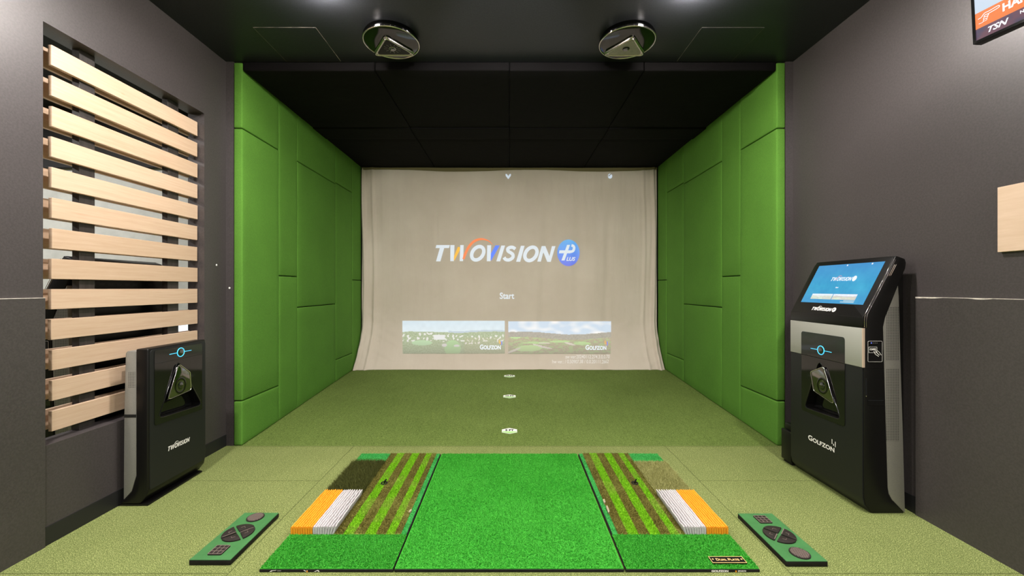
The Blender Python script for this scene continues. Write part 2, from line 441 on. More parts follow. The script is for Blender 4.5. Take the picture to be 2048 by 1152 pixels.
for side in (-1, 1):
    sn = 'left' if side < 0 else 'right'
    for ci, ((y0, y1), js) in enumerate(zip(cols, joints)):
        zs = [None]+js+[CE-.004]
        for k in range(len(zs)-1):
            a = .004
            zb0 = fz(y0)+.002 if zs[k] is None else zs[k]+a; zb1 = fz(y1)+.002 if zs[k] is None else zs[k]+a
            th = rnd.uniform(-.003, .003)
            xi, xo = side*(W+th*.6), side*WO
            b2 = pad_mesh(min(xi, xo), max(xi, xo), y0+.0015, y1-.0015, zb0, zb1, zs[k+1]-a, ci*3+k+side)
            o = bmo('wall_pad', b2, M['greenpad'], smooth=True)
            pos = ['bottom', 'top'] if len(js) == 1 else ['bottom', 'middle', 'top']
            tag(o, f'{pos[k]} green padded wall panel on the {sn} bay side, {colname[ci]} column', 'wall pad', 'green fabric pads on the bay side walls')
# ceiling pads
rows = [(YF, 5.08), (5.08, 5.45), (5.45, 6.77)]; rname = ['front row', 'short middle row', 'back row by the screen']
cxs = [-W+.002, -1.24, 0, 1.24, W-.002]; cname = ['far left', 'left of centre', 'right of centre', 'far right']
for ri, (y0, y1) in enumerate(rows):
    for ci in range(4):
        bm = bmesh.new(); z0 = (3.452, 3.440, 3.452)[ri] + rnd.uniform(-.002, .002)
        b2 = bmesh.new()
        box(b2, cxs[ci]+.002, cxs[ci+1]-.002, y0+.002, y1-.002, z0, CE-.002, .012, 3)
        bmesh.ops.subdivide_edges(b2, edges=[e for e in b2.edges if e.calc_length() > .2], cuts=8, use_grid_fill=True)
        for v in b2.verts:
            if v.co.z < z0+.03: v.co.z += .003*mnoise.noise((v.co.x*3, v.co.y*3, ri+ci*5))
        o = bmo('ceiling_pad', b2, M['blackpad'], smooth=True)
        tag(o, f'black padded ceiling panel in the {rname[ri]}, {cname[ci]}', 'ceiling pad', 'black fabric pads on the bay ceiling')

# ------------------------------------------------------------------ projection screen
def smooth(t): t = max(0, min(1, t)); return t*t*(3-2*t)
def clothY(x, z):
    zb = fz(6.4)
    t = max(0, (.9-z)/(.9-zb)); y = 6.765 - .365*t**1.6
    e = abs(x)/2.45; sg = 1 if x > 0 else -1
    ef = smooth((e-.83)/.17); low = .55+.45*(1-z/3.6)
    y -= .060*ef*low*max(0, math.sin((e-.83)*95+.7*math.sin(z*1.7+sg)+.5*sg))**2
    y -= .030*ef*(mnoise.noise((x*11, z*.9, 5+sg))+.5)
    y += .014*math.sin(x*3.1+.4*math.sin(z*1.4))*(.3+.7*smooth((3.3-z)/2))
    y += .016*mnoise.noise((x*2.6, z*.7, 3.1)) + .005*mnoise.noise((x*9, z*1.4, 1.1))
    # soft vertical crease right of centre, diagonal drags near the lower corners
    y += .022*math.exp(-((x-.48-.06*z)/.07)**2)*smooth((3.1-z)/1)
    y += .012*math.exp(-((x+1.28-.03*z)/.03)**2)*smooth((3.0-z)/.6)*smooth((z-1.9)/.6)
    y += .020*math.exp(-((x-1.12)/.08)**2)*smooth((3.1-z)/1)
    y += .016*math.exp(-((x-1.55-.04*z)/.06)**2)*smooth((3.1-z)/1)
    d = max(0, 1-math.hypot((abs(x)-2.4)/.9, (z-.4)/1.0))
    y -= .03*d*max(0, mnoise.noise(((abs(x)*.6-z*1.1)*7, (abs(x)*1.1+z*.6)*1.2, 2+x/abs(x or 1))))
    return y
scr = thing('projection_screen', 'large beige fabric projection screen at the back of the bay showing a start menu', 'projection screen', (0, 6.6, fz(6.4)))
m, nt, b = new_mat('beige screen cloth'); v = coords(nt)
f = noise_out(nt, v, 1.6, 4); c = ramp(nt, f, [(.3, (.495, .43, .355)), (.7, (.55, .485, .41))])
nt.links.new(c, b.inputs['Base Color']); b.inputs['Roughness'].default_value = .9; b.inputs['Specular IOR Level'].default_value = .15
mp = N(nt, 'ShaderNodeMapping'); mp.inputs['Scale'].default_value = (4.5, 1, .8); nt.links.new(v, mp.inputs[0])
h = mathn(nt, 'ADD', noise_out(nt, mp.outputs[0], 1.2, 4), mathn(nt, 'MULTIPLY', noise_out(nt, v, 120, 2), .05))
bump(nt, b, h, .3, .03); M['screen'] = m
nx, nz = 320, 150; vs, fs = [], []
for j in range(nz+1):
    tz = j/nz; z = fz(6.4)+.004 + (3.43-fz(6.4))*(tz**1.25)
    for i in range(nx+1):
        x = -2.44+4.88*i/nx
        vs.append((x, clothY(x, z), z))
for j in range(nz):
    for i in range(nx):
        a = j*(nx+1)+i; fs.append((a, a+1, a+nx+2, a+nx+1))
mk('cloth', vs, fs, M['screen'], scr, smooth=True)
# wavy olive top hem with rod
vs, fs = [], []
for i in range(161):
    x = -2.44+4.88*i/160; y = clothY(x, 3.4)-.012-.008*math.sin(x*3.2)
    zz = 3.400+.016*math.sin(x*2.7+.6)
    vs += [(x, y, zz), (x, y-.004, 3.446)]
for i in range(160): fs.append((2*i, 2*i+2, 2*i+3, 2*i+1))
mk('top_hem', vs, fs, M['hem'], scr, smooth=True)

# projected graphics: light on the cloth, laid on its own folds
def proj_mat(name, emit, es, base=(.52, .455, .38)):
    m, nt, b = new_mat(name)
    b.inputs['Base Color'].default_value = (*base, 1); b.inputs['Roughness'].default_value = .9
    b.inputs['Specular IOR Level'].default_value = .15
    b.inputs['Emission Color'].default_value = (*emit, 1); b.inputs['Emission Strength'].default_value = es
    return m
PW = proj_mat('projected white', (.40, .55, .72), .75)
PO = proj_mat('projected orange', (.80, .12, 0), .75, (.40, .24, .16))
PY = proj_mat('projected amber', (.80, .36, 0), .75, (.42, .32, .12))
PB = proj_mat('projected blue', (.0, .14, .95), .75, (.18, .20, .32))
SC = 6.765/F
def s_pt(px, py):            # a spot of the projected picture, on the cloth
    x = (px-VX)*SC; z = H-(py-VY)*SC
    y = clothY(x, z); k = y/6.765
    x *= k; z = H+(z-H)*k
    return (x, clothY(x, z)-.007, z)
def refine(polys, L):
    """triangulate polygon & subdivide long edges so that it lies on the folds"""
    bm = bmesh.new()
    for p in polys:
        vv = [bm.verts.new((a, b, 0)) for a, b in p]
        try: bm.faces.new(vv)
        except ValueError: pass
    bm.normal_update(); bmesh.ops.triangulate(bm, faces=bm.faces[:], ngon_method='EAR_CLIP')
    for _ in range(5):
        es = [e for e in bm.edges if e.calc_length() > L]
        if not es: break
        bmesh.ops.subdivide_edges(bm, edges=es, cuts=1); bmesh.ops.triangulate(bm, faces=bm.faces[:])
    bm.verts.index_update()
    r = [(v.co.x, v.co.y) for v in bm.verts], [tuple(v.index for v in f.verts) for f in bm.faces]
    bm.free(); return r
def ribbon(pts, w, n=10, taper=None, closed=False):
    P = [Vector(p) for p in pts]; out = []; m = len(P)
    rng = range(m if closed else m-1)
    for i in rng:
        p0 = P[i-1] if (i > 0 or closed) else P[0]*2-P[1]; p1 = P[i]; p2 = P[(i+1) % m]
        p3 = P[(i+2) % m] if (i+2 < m or closed) else P[-1]*2-P[-2]
        for k in range(n):
            t = k/n; out.append(.5*((2*p1)+(p2-p0)*t+(2*p0-5*p1+4*p2-p3)*t*t+(3*p1-p0-3*p2+p3)*t**3))
    if not closed: out.append(P[-1])
    L, Rr = [], []; q = len(out)
    for i, p in enumerate(out):
        a = out[(i-1) % q] if (i > 0 or closed) else p; b = out[(i+1) % q] if (i < q-1 or closed) else p
        d = (b-a).normalized(); nn = Vector((-d.y, d.x)); ww = w/2*(taper(i/(q-1)) if taper else 1)
        L.append(p+nn*ww); Rr.append(p-nn*ww)
    quads = []
    for i in range(q if closed else q-1):
        j = (i+1) % q; quads.append([tuple(L[i]), tuple(L[j]), tuple(Rr[j]), tuple(Rr[i])])
    return quads
def slant_o(cx, cy, rx, ry, w, sh):
    pts = []
    for k in range(28):
        a = 2*math.pi*k/28; x = rx*math.cos(a); y = ry*math.sin(a); pts.append((cx+x-sh*y, cy+y))
    return ribbon(pts, w, 2, closed=True)
# the wordmark, drawn in a 1700 x 450 frame (y down)
LOGO = {
 'white': [[(187,172),(340,172),(331,206),(276,206),(233,357),(183,357),(226,206),(178,206)],
           [(346,172),(393,172),(389,290),(386,355),(345,355)],
           [(459,172),(498,172),(491,355),(452,355),(455,250)],
           [(765,174),(810,174),(803,356),(760,356)],
           [(925,177),(968,177),(912,357),(868,357)],
           [(1148,180),(1190,180),(1140,362),(1093,362)],
           [(1384,183),(1426,183),(1437,238),(1401,262),(1375,360),(1334,360)],
           [(1426,183),(1474,300),(1487,363),(1447,363),(1398,240)],
           [(1500,184),(1541,184),(1487,363),(1472,300)]]
          + slant_o(657, 265, 66, 76, 40, .28) + slant_o(1262, 272, 66, 76, 40, .28)
          + ribbon([(1084,218),(1060,200),(1028,198),(1000,214),(1003,240),(1030,258),(1056,280),(1054,315),(1015,340),(975,336),(956,312)], 38, 6),
 'amber': [[(388,300),(432,192),(456,196),(452,232),(394,345),(386,345)]],
 'orange': ribbon([(494,330),(520,262),(558,190),(608,135),(660,110),(705,104),(750,112),(790,132),(826,165)], 30, 6, lambda t: .95 if t < .45 else max(.1, .95-1.5*(t-.45))),
 'blue': [[(803,345),(806,270),(858,176),(907,176),(812,345)]],
}
def lens_poly(q): return q
def put_logo(fn, L, parent, mats, name, local=False, colour=True, scale=1):
    for k, mt in mats.items():
        v2, f2 = refine(LOGO[k], L)
        o = mk(name, [fn(a, b) for a, b in v2], f2, mt, parent, local=local)
        if colour: o['label'] = {'white': 'white letters of the wordmark', 'amber': 'amber stroke', 'orange': 'orange arc', 'blue': 'blue stroke'}[k]
    return o
def l_pt(a, b): return s_pt(840+a/5.689, 460+b/5.689)
put_logo(l_pt, 26, scr, {'white': PW, 'amber': PY, 'orange': PO, 'blue': PB}, 'projected_wordmark')
# badge with cross and LUS
def badge(fn, L, parent, mdisc, mwhite, off, local=False, name='projected_badge'):
    cc = [(1688, 260)]; n = 48; vs, fs = [fn(1688, 260)], []
    rs = 6
    for r in range(1, rs+1):
        for k in range(n):
            a = 2*math.pi*k/n; vs.append(fn(1688+127*r/rs*math.cos(a), 260+151*r/rs*math.sin(a)))
    for k in range(n): fs.append((0, 1+k, 1+(k+1) % n))
    for r in range(rs-1):
        for k in range(n):
            a = 1+r*n; fs.append((a+k, a+n+k, a+n+(k+1) % n, a+(k+1) % n))
    d = mk(name, vs, fs, mdisc, parent, local=local)
    polys = [[(1672,170),(1706,170),(1644,347),(1608,347)], [(1586,232),(1720,232),(1712,266),(1580,266)]]
    polys += ribbon([(1712,250),(1742,236),(1752,205),(1742,182),(1722,176)], 30, 6)
    v2, f2 = refine(polys, L); mk(name+'_cross' if name.startswith('x') else 'badge_cross', [off(*p) for p in v2], f2, mwhite, parent, local=local)
    t, tf = text_mesh('LUS', 58, .3, 2.0)
    mk('badge_letters', [off(1662+a, 350-b) for a, b in t], tf, mwhite, parent, local=local)
    return d
m, nt, b = new_mat('projected badge blue'); b.inputs['Base Color'].default_value = (.14, .18, .30, 1)
s = nt.nodes.new('ShaderNodeSeparateXYZ'); nt.links.new(coords(nt), s.inputs[0])
t = mathn(nt, 'DIVIDE', mathn(nt, 'SUBTRACT', s.outputs[2], 1.62), .45)
nt.links.new(ramp(nt, t, [(.0, (.07, .05, .75)), (.5, (.0, .16, .80)), (1, (.0, .35, .78))]), b.inputs['Emission Color'])
b.inputs['Emission Strength'].default_value = .7
def lift(fn, d): return lambda a, b: (lambda p: (p[0], p[1]-d, p[2]))(fn(a, b))
badge(l_pt, 26, scr, m, PW, lift(l_pt, .004))
# word and small prints
def stext(txt, px, py, size, w=None, mat=PW, name='projected_text', **k):
    v2, f2 = text_mesh(txt, size, **k)
    if w:
        a0 = min(p[0] for p in v2); ww = max(p[0] for p in v2)-a0; v2 = [((p[0]-a0)*w/ww, p[1]) for p in v2]
    return mk(name, [s_pt(px+a, py-b) for a, b in v2], f2, mat, scr)
stext('Start', 999.5, 597.5, 17.5, 29, bold=.35)
PD = proj_mat('projected dim white', (.42, .5, .56), .5)
stext('sw ver:20240112.274.3.0.0.70', 1131.5, 717.5, 10.5, 89, PD, bold=.12)
stext('hw ver.: / 0.50907.38 / 0.0.20111.2662', 1105, 727.5, 10.5, 114, PD, bold=.12)
# check mark & round icon at the top
mk('projected_icon', [s_pt(*p) for p in [(1011,348),(1014,348.6),(1016.5,352.5),(1019,348.6),(1022,348),(1021.5,352),(1016.5,358.5),(1011.5,352)]], [(0,1,2,7),(2,6,7),(2,3,4,5,6)], PW, scr)
v2, f2 = refine([circle(1220, 352.5, 4.3, 20, 5)], 4)
mk('projected_icon', [s_pt(*p) for p in v2], f2, PW, scr)
mk('icon_slash', [lift(s_pt, .003)(*p) for p in [(1216,352),(1222,347.4),(1223,348.6),(1217,353.3)]], [(0,1,2,3)], simple('icon slash', (.45, .38, .3), .9), scr)

# two landscape pictures (content of the projection, one colour per vertex)
def nz(u, v, s, k=0): return mnoise.noise((u*s, v*s, k))
def pic_left(u, v):      # v from bottom 0 to top 1
    hz = .655+.02*math.sin(u*9)+.02*nz(u, 0, 8)
    asp = 3.1
    if v > hz:
        t = (v-hz)/(1-hz); c = np.array((.70, .83, .93))*(1-.25*t)+np.array((.40, .66, .90))*.25*t
        if v < hz+.05 and u > .45: c = np.array((.45, .58, .72))
        return c*(1+.06*nz(u*asp, v, 7))
    n = nz(u*asp, v, 26)+.6*nz(u*asp, v, 60, 2)
    c = np.array((.30, .40, .22)) + n*np.array((.16, .15, .14))
    if abs(v-.47-.05*math.sin(u*7)) < .13 and nz(u*asp, v, 14, 5) > .22: c = np.array((.80, .80, .80))
    if abs(u-.36) < .055 and abs(v-.5) < .08: c = np.array((.78, .80, .82))
    if math.hypot((u-.19)/.10, (v-.33)/.08) < 1: c = np.array((.42, .68, .38))
    if math.hypot((u-.49)/.08, (v-.16)/.25) < 1: c = np.array((.34, .62, .26))
    if math.hypot((u-.41)/.025, (v-.26)/.05) < 1 or math.hypot((u-.53)/.03, (v-.24)/.035) < 1: c = np.array((.72, .68, .70))
    if u > .6 and v < .5: c = c*.85+np.array((.08, .05, .02))
    return c
def pic_right(u, v):
    asp = 3.1
    hz = .64+.045*math.sin(u*6.5+.6)+.012*nz(u, 0, 18)
    if v > hz:
        n = nz(u*asp, v*2.2, 3.2, 4)
        return np.array((.55, .70, .90)) + max(0, n+.15)*np.array((.5, .32, .12))
    if v > hz-.16: return np.array((.30, .27, .24))*(1+.3*nz(u*asp, v, 20))
    c = np.array((.36, .30, .18))*(1+.3*nz(u*asp, v, 22))
    if nz(u*asp*.6, v*2, 11, 2) > .1: c = np.array((.34, .46, .18))
    def e(cx, cy, rx, ry, k=0): return math.hypot((u-cx)/rx, (v-cy-k*(u-cx))/ry) < 1
    if e(.27, .34, .14, .03) or e(.50, .38, .10, .035) or e(.72, .32, .085, .05) or e(.07, .50, .05, .03): c = np.array((.42, .68, .24))
    if e(.55, .57, .10, .02): c = np.array((.45, .62, .24))
    if e(.60, .31, .055, .03, -.8) or e(.35, .33, .06, .014): c = np.array((.74, .66, .60))
    if e(.20, .17, .13, .10, .12): c = np.array((.48, .72, .28))
    if e(.36, .20, .07, .028, -.6) or e(.05, .10, .07, .035, 1.2) or (.24 < u < .33 and abs(v-.27+.6*(u-.28)**1) < .02): c = np.array((.74, .66, .62))
    return c
def pic_obj(name, fn, corners, place, parent, nu, nv, mat, local=False, fade=True):
    (x0, y0), (x1, y1) = corners
    vs, fs, cc = [], [], []
    for j in range(nv+1):
        for i in range(nu+1):
            u, v = i/nu, j/nv; vs.append(place(x0+(x1-x0)*u, y1+(y0-y1)*v))
            c = np.clip(fn(u, v), 0, 1)
            if fade: c = c*(.35+.65*min(1, (v+.06)*1.9))
            cc.append((*c, 1))
    for j in range(nv):
        for i in range(nu):
            a = j*(nu+1)+i; fs.append((a, a+1, a+nu+2, a+nu+1))
    o = mk(name, vs, fs, mat, parent, local=local)
    at = o.data.color_attributes.new('picture', 'FLOAT_COLOR', 'POINT')
    at.data.foreach_set('color', [x for c in cc for x in c])
    return o
def attr_mat(name, base, es, rough=.9):
    m, nt, b = new_mat(name); a = nt.nodes.new('ShaderNodeAttribute'); a.attribute_name = 'picture'
    b.inputs['Base Color'].default_value = (*base, 1); b.inputs['Roughness'].default_value = rough
    nt.links.new(a.outputs['Color'], b.inputs['Emission Color']); b.inputs['Emission Strength'].default_value = es
    return m
PM = attr_mat('projected picture', (.24, .23, .20), .72)
pic_obj('projected_picture', pic_left, ((805, 641.5), (1009.5, 707.5)), s_pt, scr, 230, 74, PM)['label'] = 'hazy view over trees and white houses'
pic_obj('projected_picture', pic_right, ((1016.5, 642.5), (1222, 708)), s_pt, scr, 230, 74, PM)['label'] = 'golf course with bunkers under a blue sky'
sl = lambda px, py: lift(s_pt, .004)(px, py)
for gx, gy in ((959.5, 698.5), (1171, 699.5)):
    v2, f2 = text_mesh('Golfzon', 12.5, bold=.45, smallcaps=.82)
    a0 = min(p[0] for p in v2); ww = max(p[0] for p in v2)-a0
    mk('projected_text', [sl(gx+(p[0]-a0)*42/ww, gy-p[1]*1.05) for p in v2], f2, PW, scr)
    for dx, y0, y1, mt in ((38.5, 680, 687, PY), (41, 684, 688, PO), (43.2, 682, 690, PB)):
        mk('projected_bar', [sl(gx+dx, gy-698.5+y0), sl(gx+dx+1.4, gy-698.5+y0), sl(gx+dx+1.4, gy-698.5+y1), sl(gx+dx, gy-698.5+y1)], [(0,1,2,3)], mt, scr)

# ------------------------------------------------------------------ distance markers on the bay turf
for txt, y, wd in (('5 FT', 4.075, .152), ('10 FT', 5.13, .155), ('15 FT', 6.05, .158)):
    near = {'5 FT': 'nearest the hitting mats', '10 FT': 'middle one', '15 FT': 'closest to the screen'}[txt]
    t = thing('distance_marker', f'small white and green hexagonal floor marker reading {txt}, {near}', 'floor marker', (0, y, fz(y)), group='distance markers down the middle of the bay')
    hx = [(-.5, -.25), (0, -.5), (.5, -.25), (.5, .25), (0, .5), (-.5, .25)]
    dp = .135
    fn = lambda a, b, d: (a*wd, y+b*dp, fz(y+b*dp)+d)
    pr('plate', hx, fn, .001, .005, M['markerw'], t)
    pr('green_band', [(-.47, -.24), (0, -.47), (.47, -.24), (.47, -.12), (-.47, -.12)], fn, .005, .0056, M['markerg'], t)
    v2, f2 = text_mesh(txt, .42, bold=.02, align='CENTER')
    mk('lettering', [fn(a*.72, b*1.05-.06, .0062) for a, b in v2], f2, M['black_decal'], t)

# ------------------------------------------------------------------ slatted divider in the left opening
dv = thing('slatted_divider', 'pale horizontal wooden slats on dark posts filling the opening in the left wall', 'slatted screen', (-2.70, 2.9, OZ0))
for k in range(13):
    zt = 1.445+(8-k)*.1775
    for x0, x1, y0, y1 in ((-2.682, -2.66, 2.368+rnd.uniform(-.003, .003), 3.474+rnd.uniform(-.003, .003)), (-2.749, -2.727, 2.30, 3.473)):
        bm = bmesh.new(); box(bm, x0, x1, y0, y1, zt-.118, zt, .0012, 1)
        bmo('slat', bm, M['slat'], dv, autos=30)
for y0, y1 in ((2.54, 2.636), (3.198, 3.302)):
    bx('upright_post', -2.727, -2.682, y0, y1, OZ0+.001, OZ1-.001, M['post'], dv, bev=.001, seg=1)['label'] = 'dark stained post'
# ------------------------------------------------------------------ hitting mats
def blades(name, area, x0, x1, y0, y1, z, h, w, mat, parent, n, lean=.4, seed=1, fringe=0):
    g = np.random.default_rng(seed)
    x = g.uniform(x0, x1, n); y = g.uniform(y0, y1, n); a = g.uniform(0, 2*np.pi, n)
    hh = h*g.uniform(.65, 1.15, n); lx = g.normal(0, lean, n)*hh; ly = g.normal(0, lean, n)*hh
    ca, sa = np.cos(a)*w/2, np.sin(a)*w/2
    V = np.empty((n, 3, 3))
    V[:, 0] = np.stack([x-ca, y-sa, np.full(n, z)], 1); V[:, 1] = np.stack([x+ca, y+sa, np.full(n, z)], 1)
    V[:, 2] = np.stack([x+lx, y+ly, z+hh], 1)
    off = wloc(parent); V = (V-np.array(off)).reshape(-1, 3)
    me = bpy.data.meshes.new(name); me.vertices.add(3*n); me.vertices.foreach_set('co', V.ravel())
    me.loops.add(3*n); me.loops.foreach_set('vertex_index', np.arange(3*n, dtype=np.int32))
    me.polygons.add(n); me.polygons.foreach_set('loop_start', np.arange(0, 3*n, 3, dtype=np.int32))
    me.polygons.foreach_set('loop_total', np.full(n, 3, dtype=np.int32)); me.materials.append(mat); me.update(calc_edges=True)
    o = bpy.data.objects.new(name, me); C.objects.link(o); o.parent = parent; o['kind'] = 'stuff'
    return o
MY0, MY1, MZ = 2.079, 3.526, .018
cm = thing('hitting_mat', 'large plain bright green turf stance mat in the centre between the striped mats', 'golf mat', (0, 2.8, 0))
bx('base', -.588, .585, MY0, MY1, .001, MZ-.003, M['rubber'], cm, bev=.002, seg=1)
bx('turf_backing', -.586, .583, MY0+.003, MY1-.003, MZ-.004, MZ+.001, M['turf'], cm)
blades('turf', 0, -.580, .577, MY0+.006, MY1-.002, MZ, .008, .0045, M['turf'], cm, 90000, .7, 3)
def bristles(name, x0, x1, y0, y1, z0, z1, mat, parent, rows, seed, splay=0):
    rr = random.Random(seed); vs, fs = [], []; pw = (x1-x0)/rows
    for r in range(rows):
        cx = x0+pw*(r+.5); hw = pw*.42; n = 60
        t = (r/(rows-1)) if splay > 0 else 1-(r/(rows-1))
        sp = splay*max(0, t-.45)*2
        prof = [(-hw, 0), (-hw, .80), (-hw*.6, .97), (0, 1), (hw*.6, .97), (hw, .80), (hw, 0)]
        base = len(vs)
        ph = rr.uniform(0, 10)
        for i in range(n+1):
            y = y0+(y1-y0)*i/n
            jz = rr.uniform(-.0012, .0012)+.0012*math.sin(i*.2+ph); jx = rr.uniform(-.0006, .0006)+.0005*math.sin(i*.15+ph)
            for a, b in prof:
                vs.append((cx+a+jx*b+sp*.016*b*(1+.12*math.sin(i*.5+ph)), y, z0+(z1-z0+jz)*b))
        m = len(prof)
        for i in range(n):
            for k in range(m-1):
                a = base+i*m+k; fs.append((a, a+1, a+m+1, a+m))
        fs.append(tuple(base+k for k in range(m))[::-1]); fs.append(tuple(base+n*m+k for k in range(m)))
    # front tufts: single filaments standing at the near end
    o = mk(name, vs, fs, mat, parent, smooth=False)
    o['kind'] = 'stuff'
    return o
for side in (-1, 1):
    sn = 'left' if side < 0 else 'right'
    t = thing('striped_practice_mat',
        ('left practice mat with striped turf, dark olive rough and orange and white bristle blocks' if side < 0 else
         'right practice mat with striped turf, straw coloured rough and a small black nameplate'), 'golf mat', (side*.94, 2.8, 0), group='striped practice mats either side of the centre mat')
    X = lambda a, b: (min(side*a, side*b), max(side*a, side*b))
    xa, xb = X(.594, 1.278)
    bx('base', xa, xb, MY0, MY1, .001, MZ-.003, M['rubber'], t, bev=.002, seg=1)
    # front plain green strip, inner mint strip, back mint patch
    bx('turf_backing', xa+.003, xb-.003, MY0+.003, 2.368, MZ-.004, MZ+.001, M['turf'], t)
    blades('front_turf', 0, xa+.003, xb-.003, MY0+.006, 2.366, MZ, .008, .0045, M['turf'], t, 20000, .7, 5+side)
    xi0, xi1 = X(.601, .631)
    bx('mint_backing', xi0, xi1, 2.366, MY1-.003, MZ-.004, MZ+.001, M['mint'], t)
    blades('inner_turf_strip', 0, xi0, xi1, 2.366, MY1-.003, MZ, .007, .0045, M['mint'], t, 3000, .6, 8+side)
    xo0, xo1 = X(1.022, 1.276)
    bx('mint_backing', xo0, xo1, 3.335, MY1-.003, MZ-.004, MZ+.001, M['mint'], t)
    blades('back_turf_patch', 0, xo0, xo1, 3.335, MY1-.003, MZ, .008, .0045, M['mint'], t, 4500, .7, 11+side)
    # striped turf
    xs0, xs1 = X(.631, 1.022)
    bw = [.056, .063, .063, .063, .060, .049, .037]; s0 = xs0; bnd = [s0]
    for w_ in bw: s0 += w_*(xs1-xs0)/sum(bw); bnd.append(s0)
    sm = stripe_mat('striped turf '+sn, [q-side*.94 for q in bnd])
    bx('striped_backing', xs0, xs1, 2.366, MY1-.003, MZ-.004, MZ+.004, sm, t)
    blades('striped_turf', 0, xs0, xs1, 2.368, MY1-.004, MZ+.003, .010, .0045, sm, t, 34000, .6, 21+side)
    # rough
    rm = M['rough_dark'] if side < 0 else M['rough_straw']
    bx('rough_backing', xo0, xo1, 2.815, 3.335, MZ-.004, MZ+.004, rm, t)
    blades('rough_grass', 0, xo0, xo1, 2.82, 3.335, MZ+.002, .036 if side < 0 else .024, .004, rm, t, 15000 if side < 0 else 14000, .45, 31+side)
    # bristle blocks
    ow = X(1.147, 1.274); ww = X(1.022, 1.145)
    bristles('orange_bristles', ow[0], ow[1], 2.370, 2.808, MZ-.002, .064, M['orange'], t, 9, 41+side)['label'] = 'orange bristle block'
    bristles('white_bristles', ww[0], ww[1], 2.370, 2.808, MZ-.002, .064, M['white_b'], t, 9, 51+side, -side*.8)['label'] = 'white bristle block'
    # worn torn spots on the inner edge
    for yy, hh in ((2.62, .05), (2.72, .03)) if side > 0 else ((2.60, .02),):
        xx = side*.633
        pr('torn_spot', round_poly([(xx-.008, yy-hh), (xx+.006, yy-hh*.4), (xx+.007, yy+hh), (xx-.006, yy+hh*.6)], .004, 3), lambda a, b, d: (a, b, d), MZ+.004, MZ+.013, M['torn'], t)
    # maker's prints on the front edge
    fy = MY0-.0006
    fr = lambda a, b: (a, fy, b)
    if side < 0:
        for q in ([(-1.225, .004), (-1.215, .0105), (-1.19, .0125), (-1.19, .0105), (-1.208, .0085), (-1.216, .004)], [(-1.185, .008), (-1.165, .008), (-1.165, .0095), (-1.185, .0095)],
                  [(-1.052, .0125), (-1.045, .0125), (-1.036, .006), (-1.041, .005)], [(-1.036, .011), (-1.029, .0125), (-1.032, .009)], [(-.998, .004), (-.98, .0125), (-.975, .0125), (-.968, .004), (-.975, .004), (-.98, .009), (-.99, .004)]):
            mk('edge_print', [fr(*p) for p in q], [tuple(range(len(q)))], M['print'], t)
        mk('edge_print', [fr(-1.036, .001), fr(-1.029, .001), fr(-1.029, .0095), fr(-1.036, .0095)], [(0,1,2,3)], M['orange'], t)
    else:
        v2, f2 = text_mesh('GOLFZON', .014, bold=.0008)
        mk('edge_print', [fr(1.03+a*1.3, .003+b*.95) for a, b in v2], f2, M['print'], t)
        v2, f2 = text_mesh('SPORTS', .011, bold=.0004)
        mk('edge_print', [fr(1.165+a*1.1, .004+b*.9) for a, b in v2], f2, M['print'], t)
        mk('edge_print', [fr(1.152, .001), fr(1.159, .001), fr(1.159, .0105), fr(1.152, .0105)], [(0,1,2,3)], M['orange'], t)
        pz = MZ+.0112
        np_ = bx('nameplate', 1.053, 1.229, 2.110, 2.158, MZ+.002, pz, M['black_decal'], t, bev=.0008, seg=1)
        np_['label'] = 'black nameplate with gold lettering'
        bm = bmesh.new(); ring_pts(bm, lambda a, b, d: (a, b, d), [(1.052,2.109),(1.230,2.109),(1.230,2.159),(1.052,2.159)], [(1.0545,2.1115),(1.2275,2.1115),(1.2275,2.1565),(1.0545,2.1565)], pz-.001, pz+.0005)
        bmo('nameplate_border', bm, M['gold'], np_)
        v2, f2 = text_mesh('Dual Plate', .024, bold=.0006, smallcaps=.8); w0 = max(p[0] for p in v2)
        mk('nameplate_lettering', [(1.080+a*.122/w0, 2.126+b*1.0, pz+.0007) for a, b in v2], f2, M['gold'], np_)
        for cx in (1.066, 1.216):
            mk('nameplate_mark', [(cx-.006, 2.138, pz+.0007), (cx, 2.130, pz+.0007), (cx+.006, 2.138, pz+.0007), (cx, 2.142, pz+.0007)], [(0,1,2,3)], M['gold'], np_)
    # rubber tee sticking out of the striped turf
    te = thing('rubber_tee', f'small black rubber tee standing in the striped turf of the {sn} mat', 'golf tee', (side*.915, 2.975, MZ+.004))
    bm = bmesh.new(); tube(bm, [(side*.915+.020*math.cos(a), 2.975+.020*math.sin(a), MZ+.010) for a in [2*math.pi*k/20 for k in range(20)]], .005, 8, True)
    bmo('flange', bm, M['rubber'], te, smooth=True)
    bm = bmesh.new(); tube(bm, [(side*.915, 2.975, MZ+.006), (side*.915+.004, 2.978, MZ+.022), (side*.915+.014, 2.985, MZ+.034)], .0055, 10)
    bmo('tube', bm, M['kgloss'], te, smooth=True)

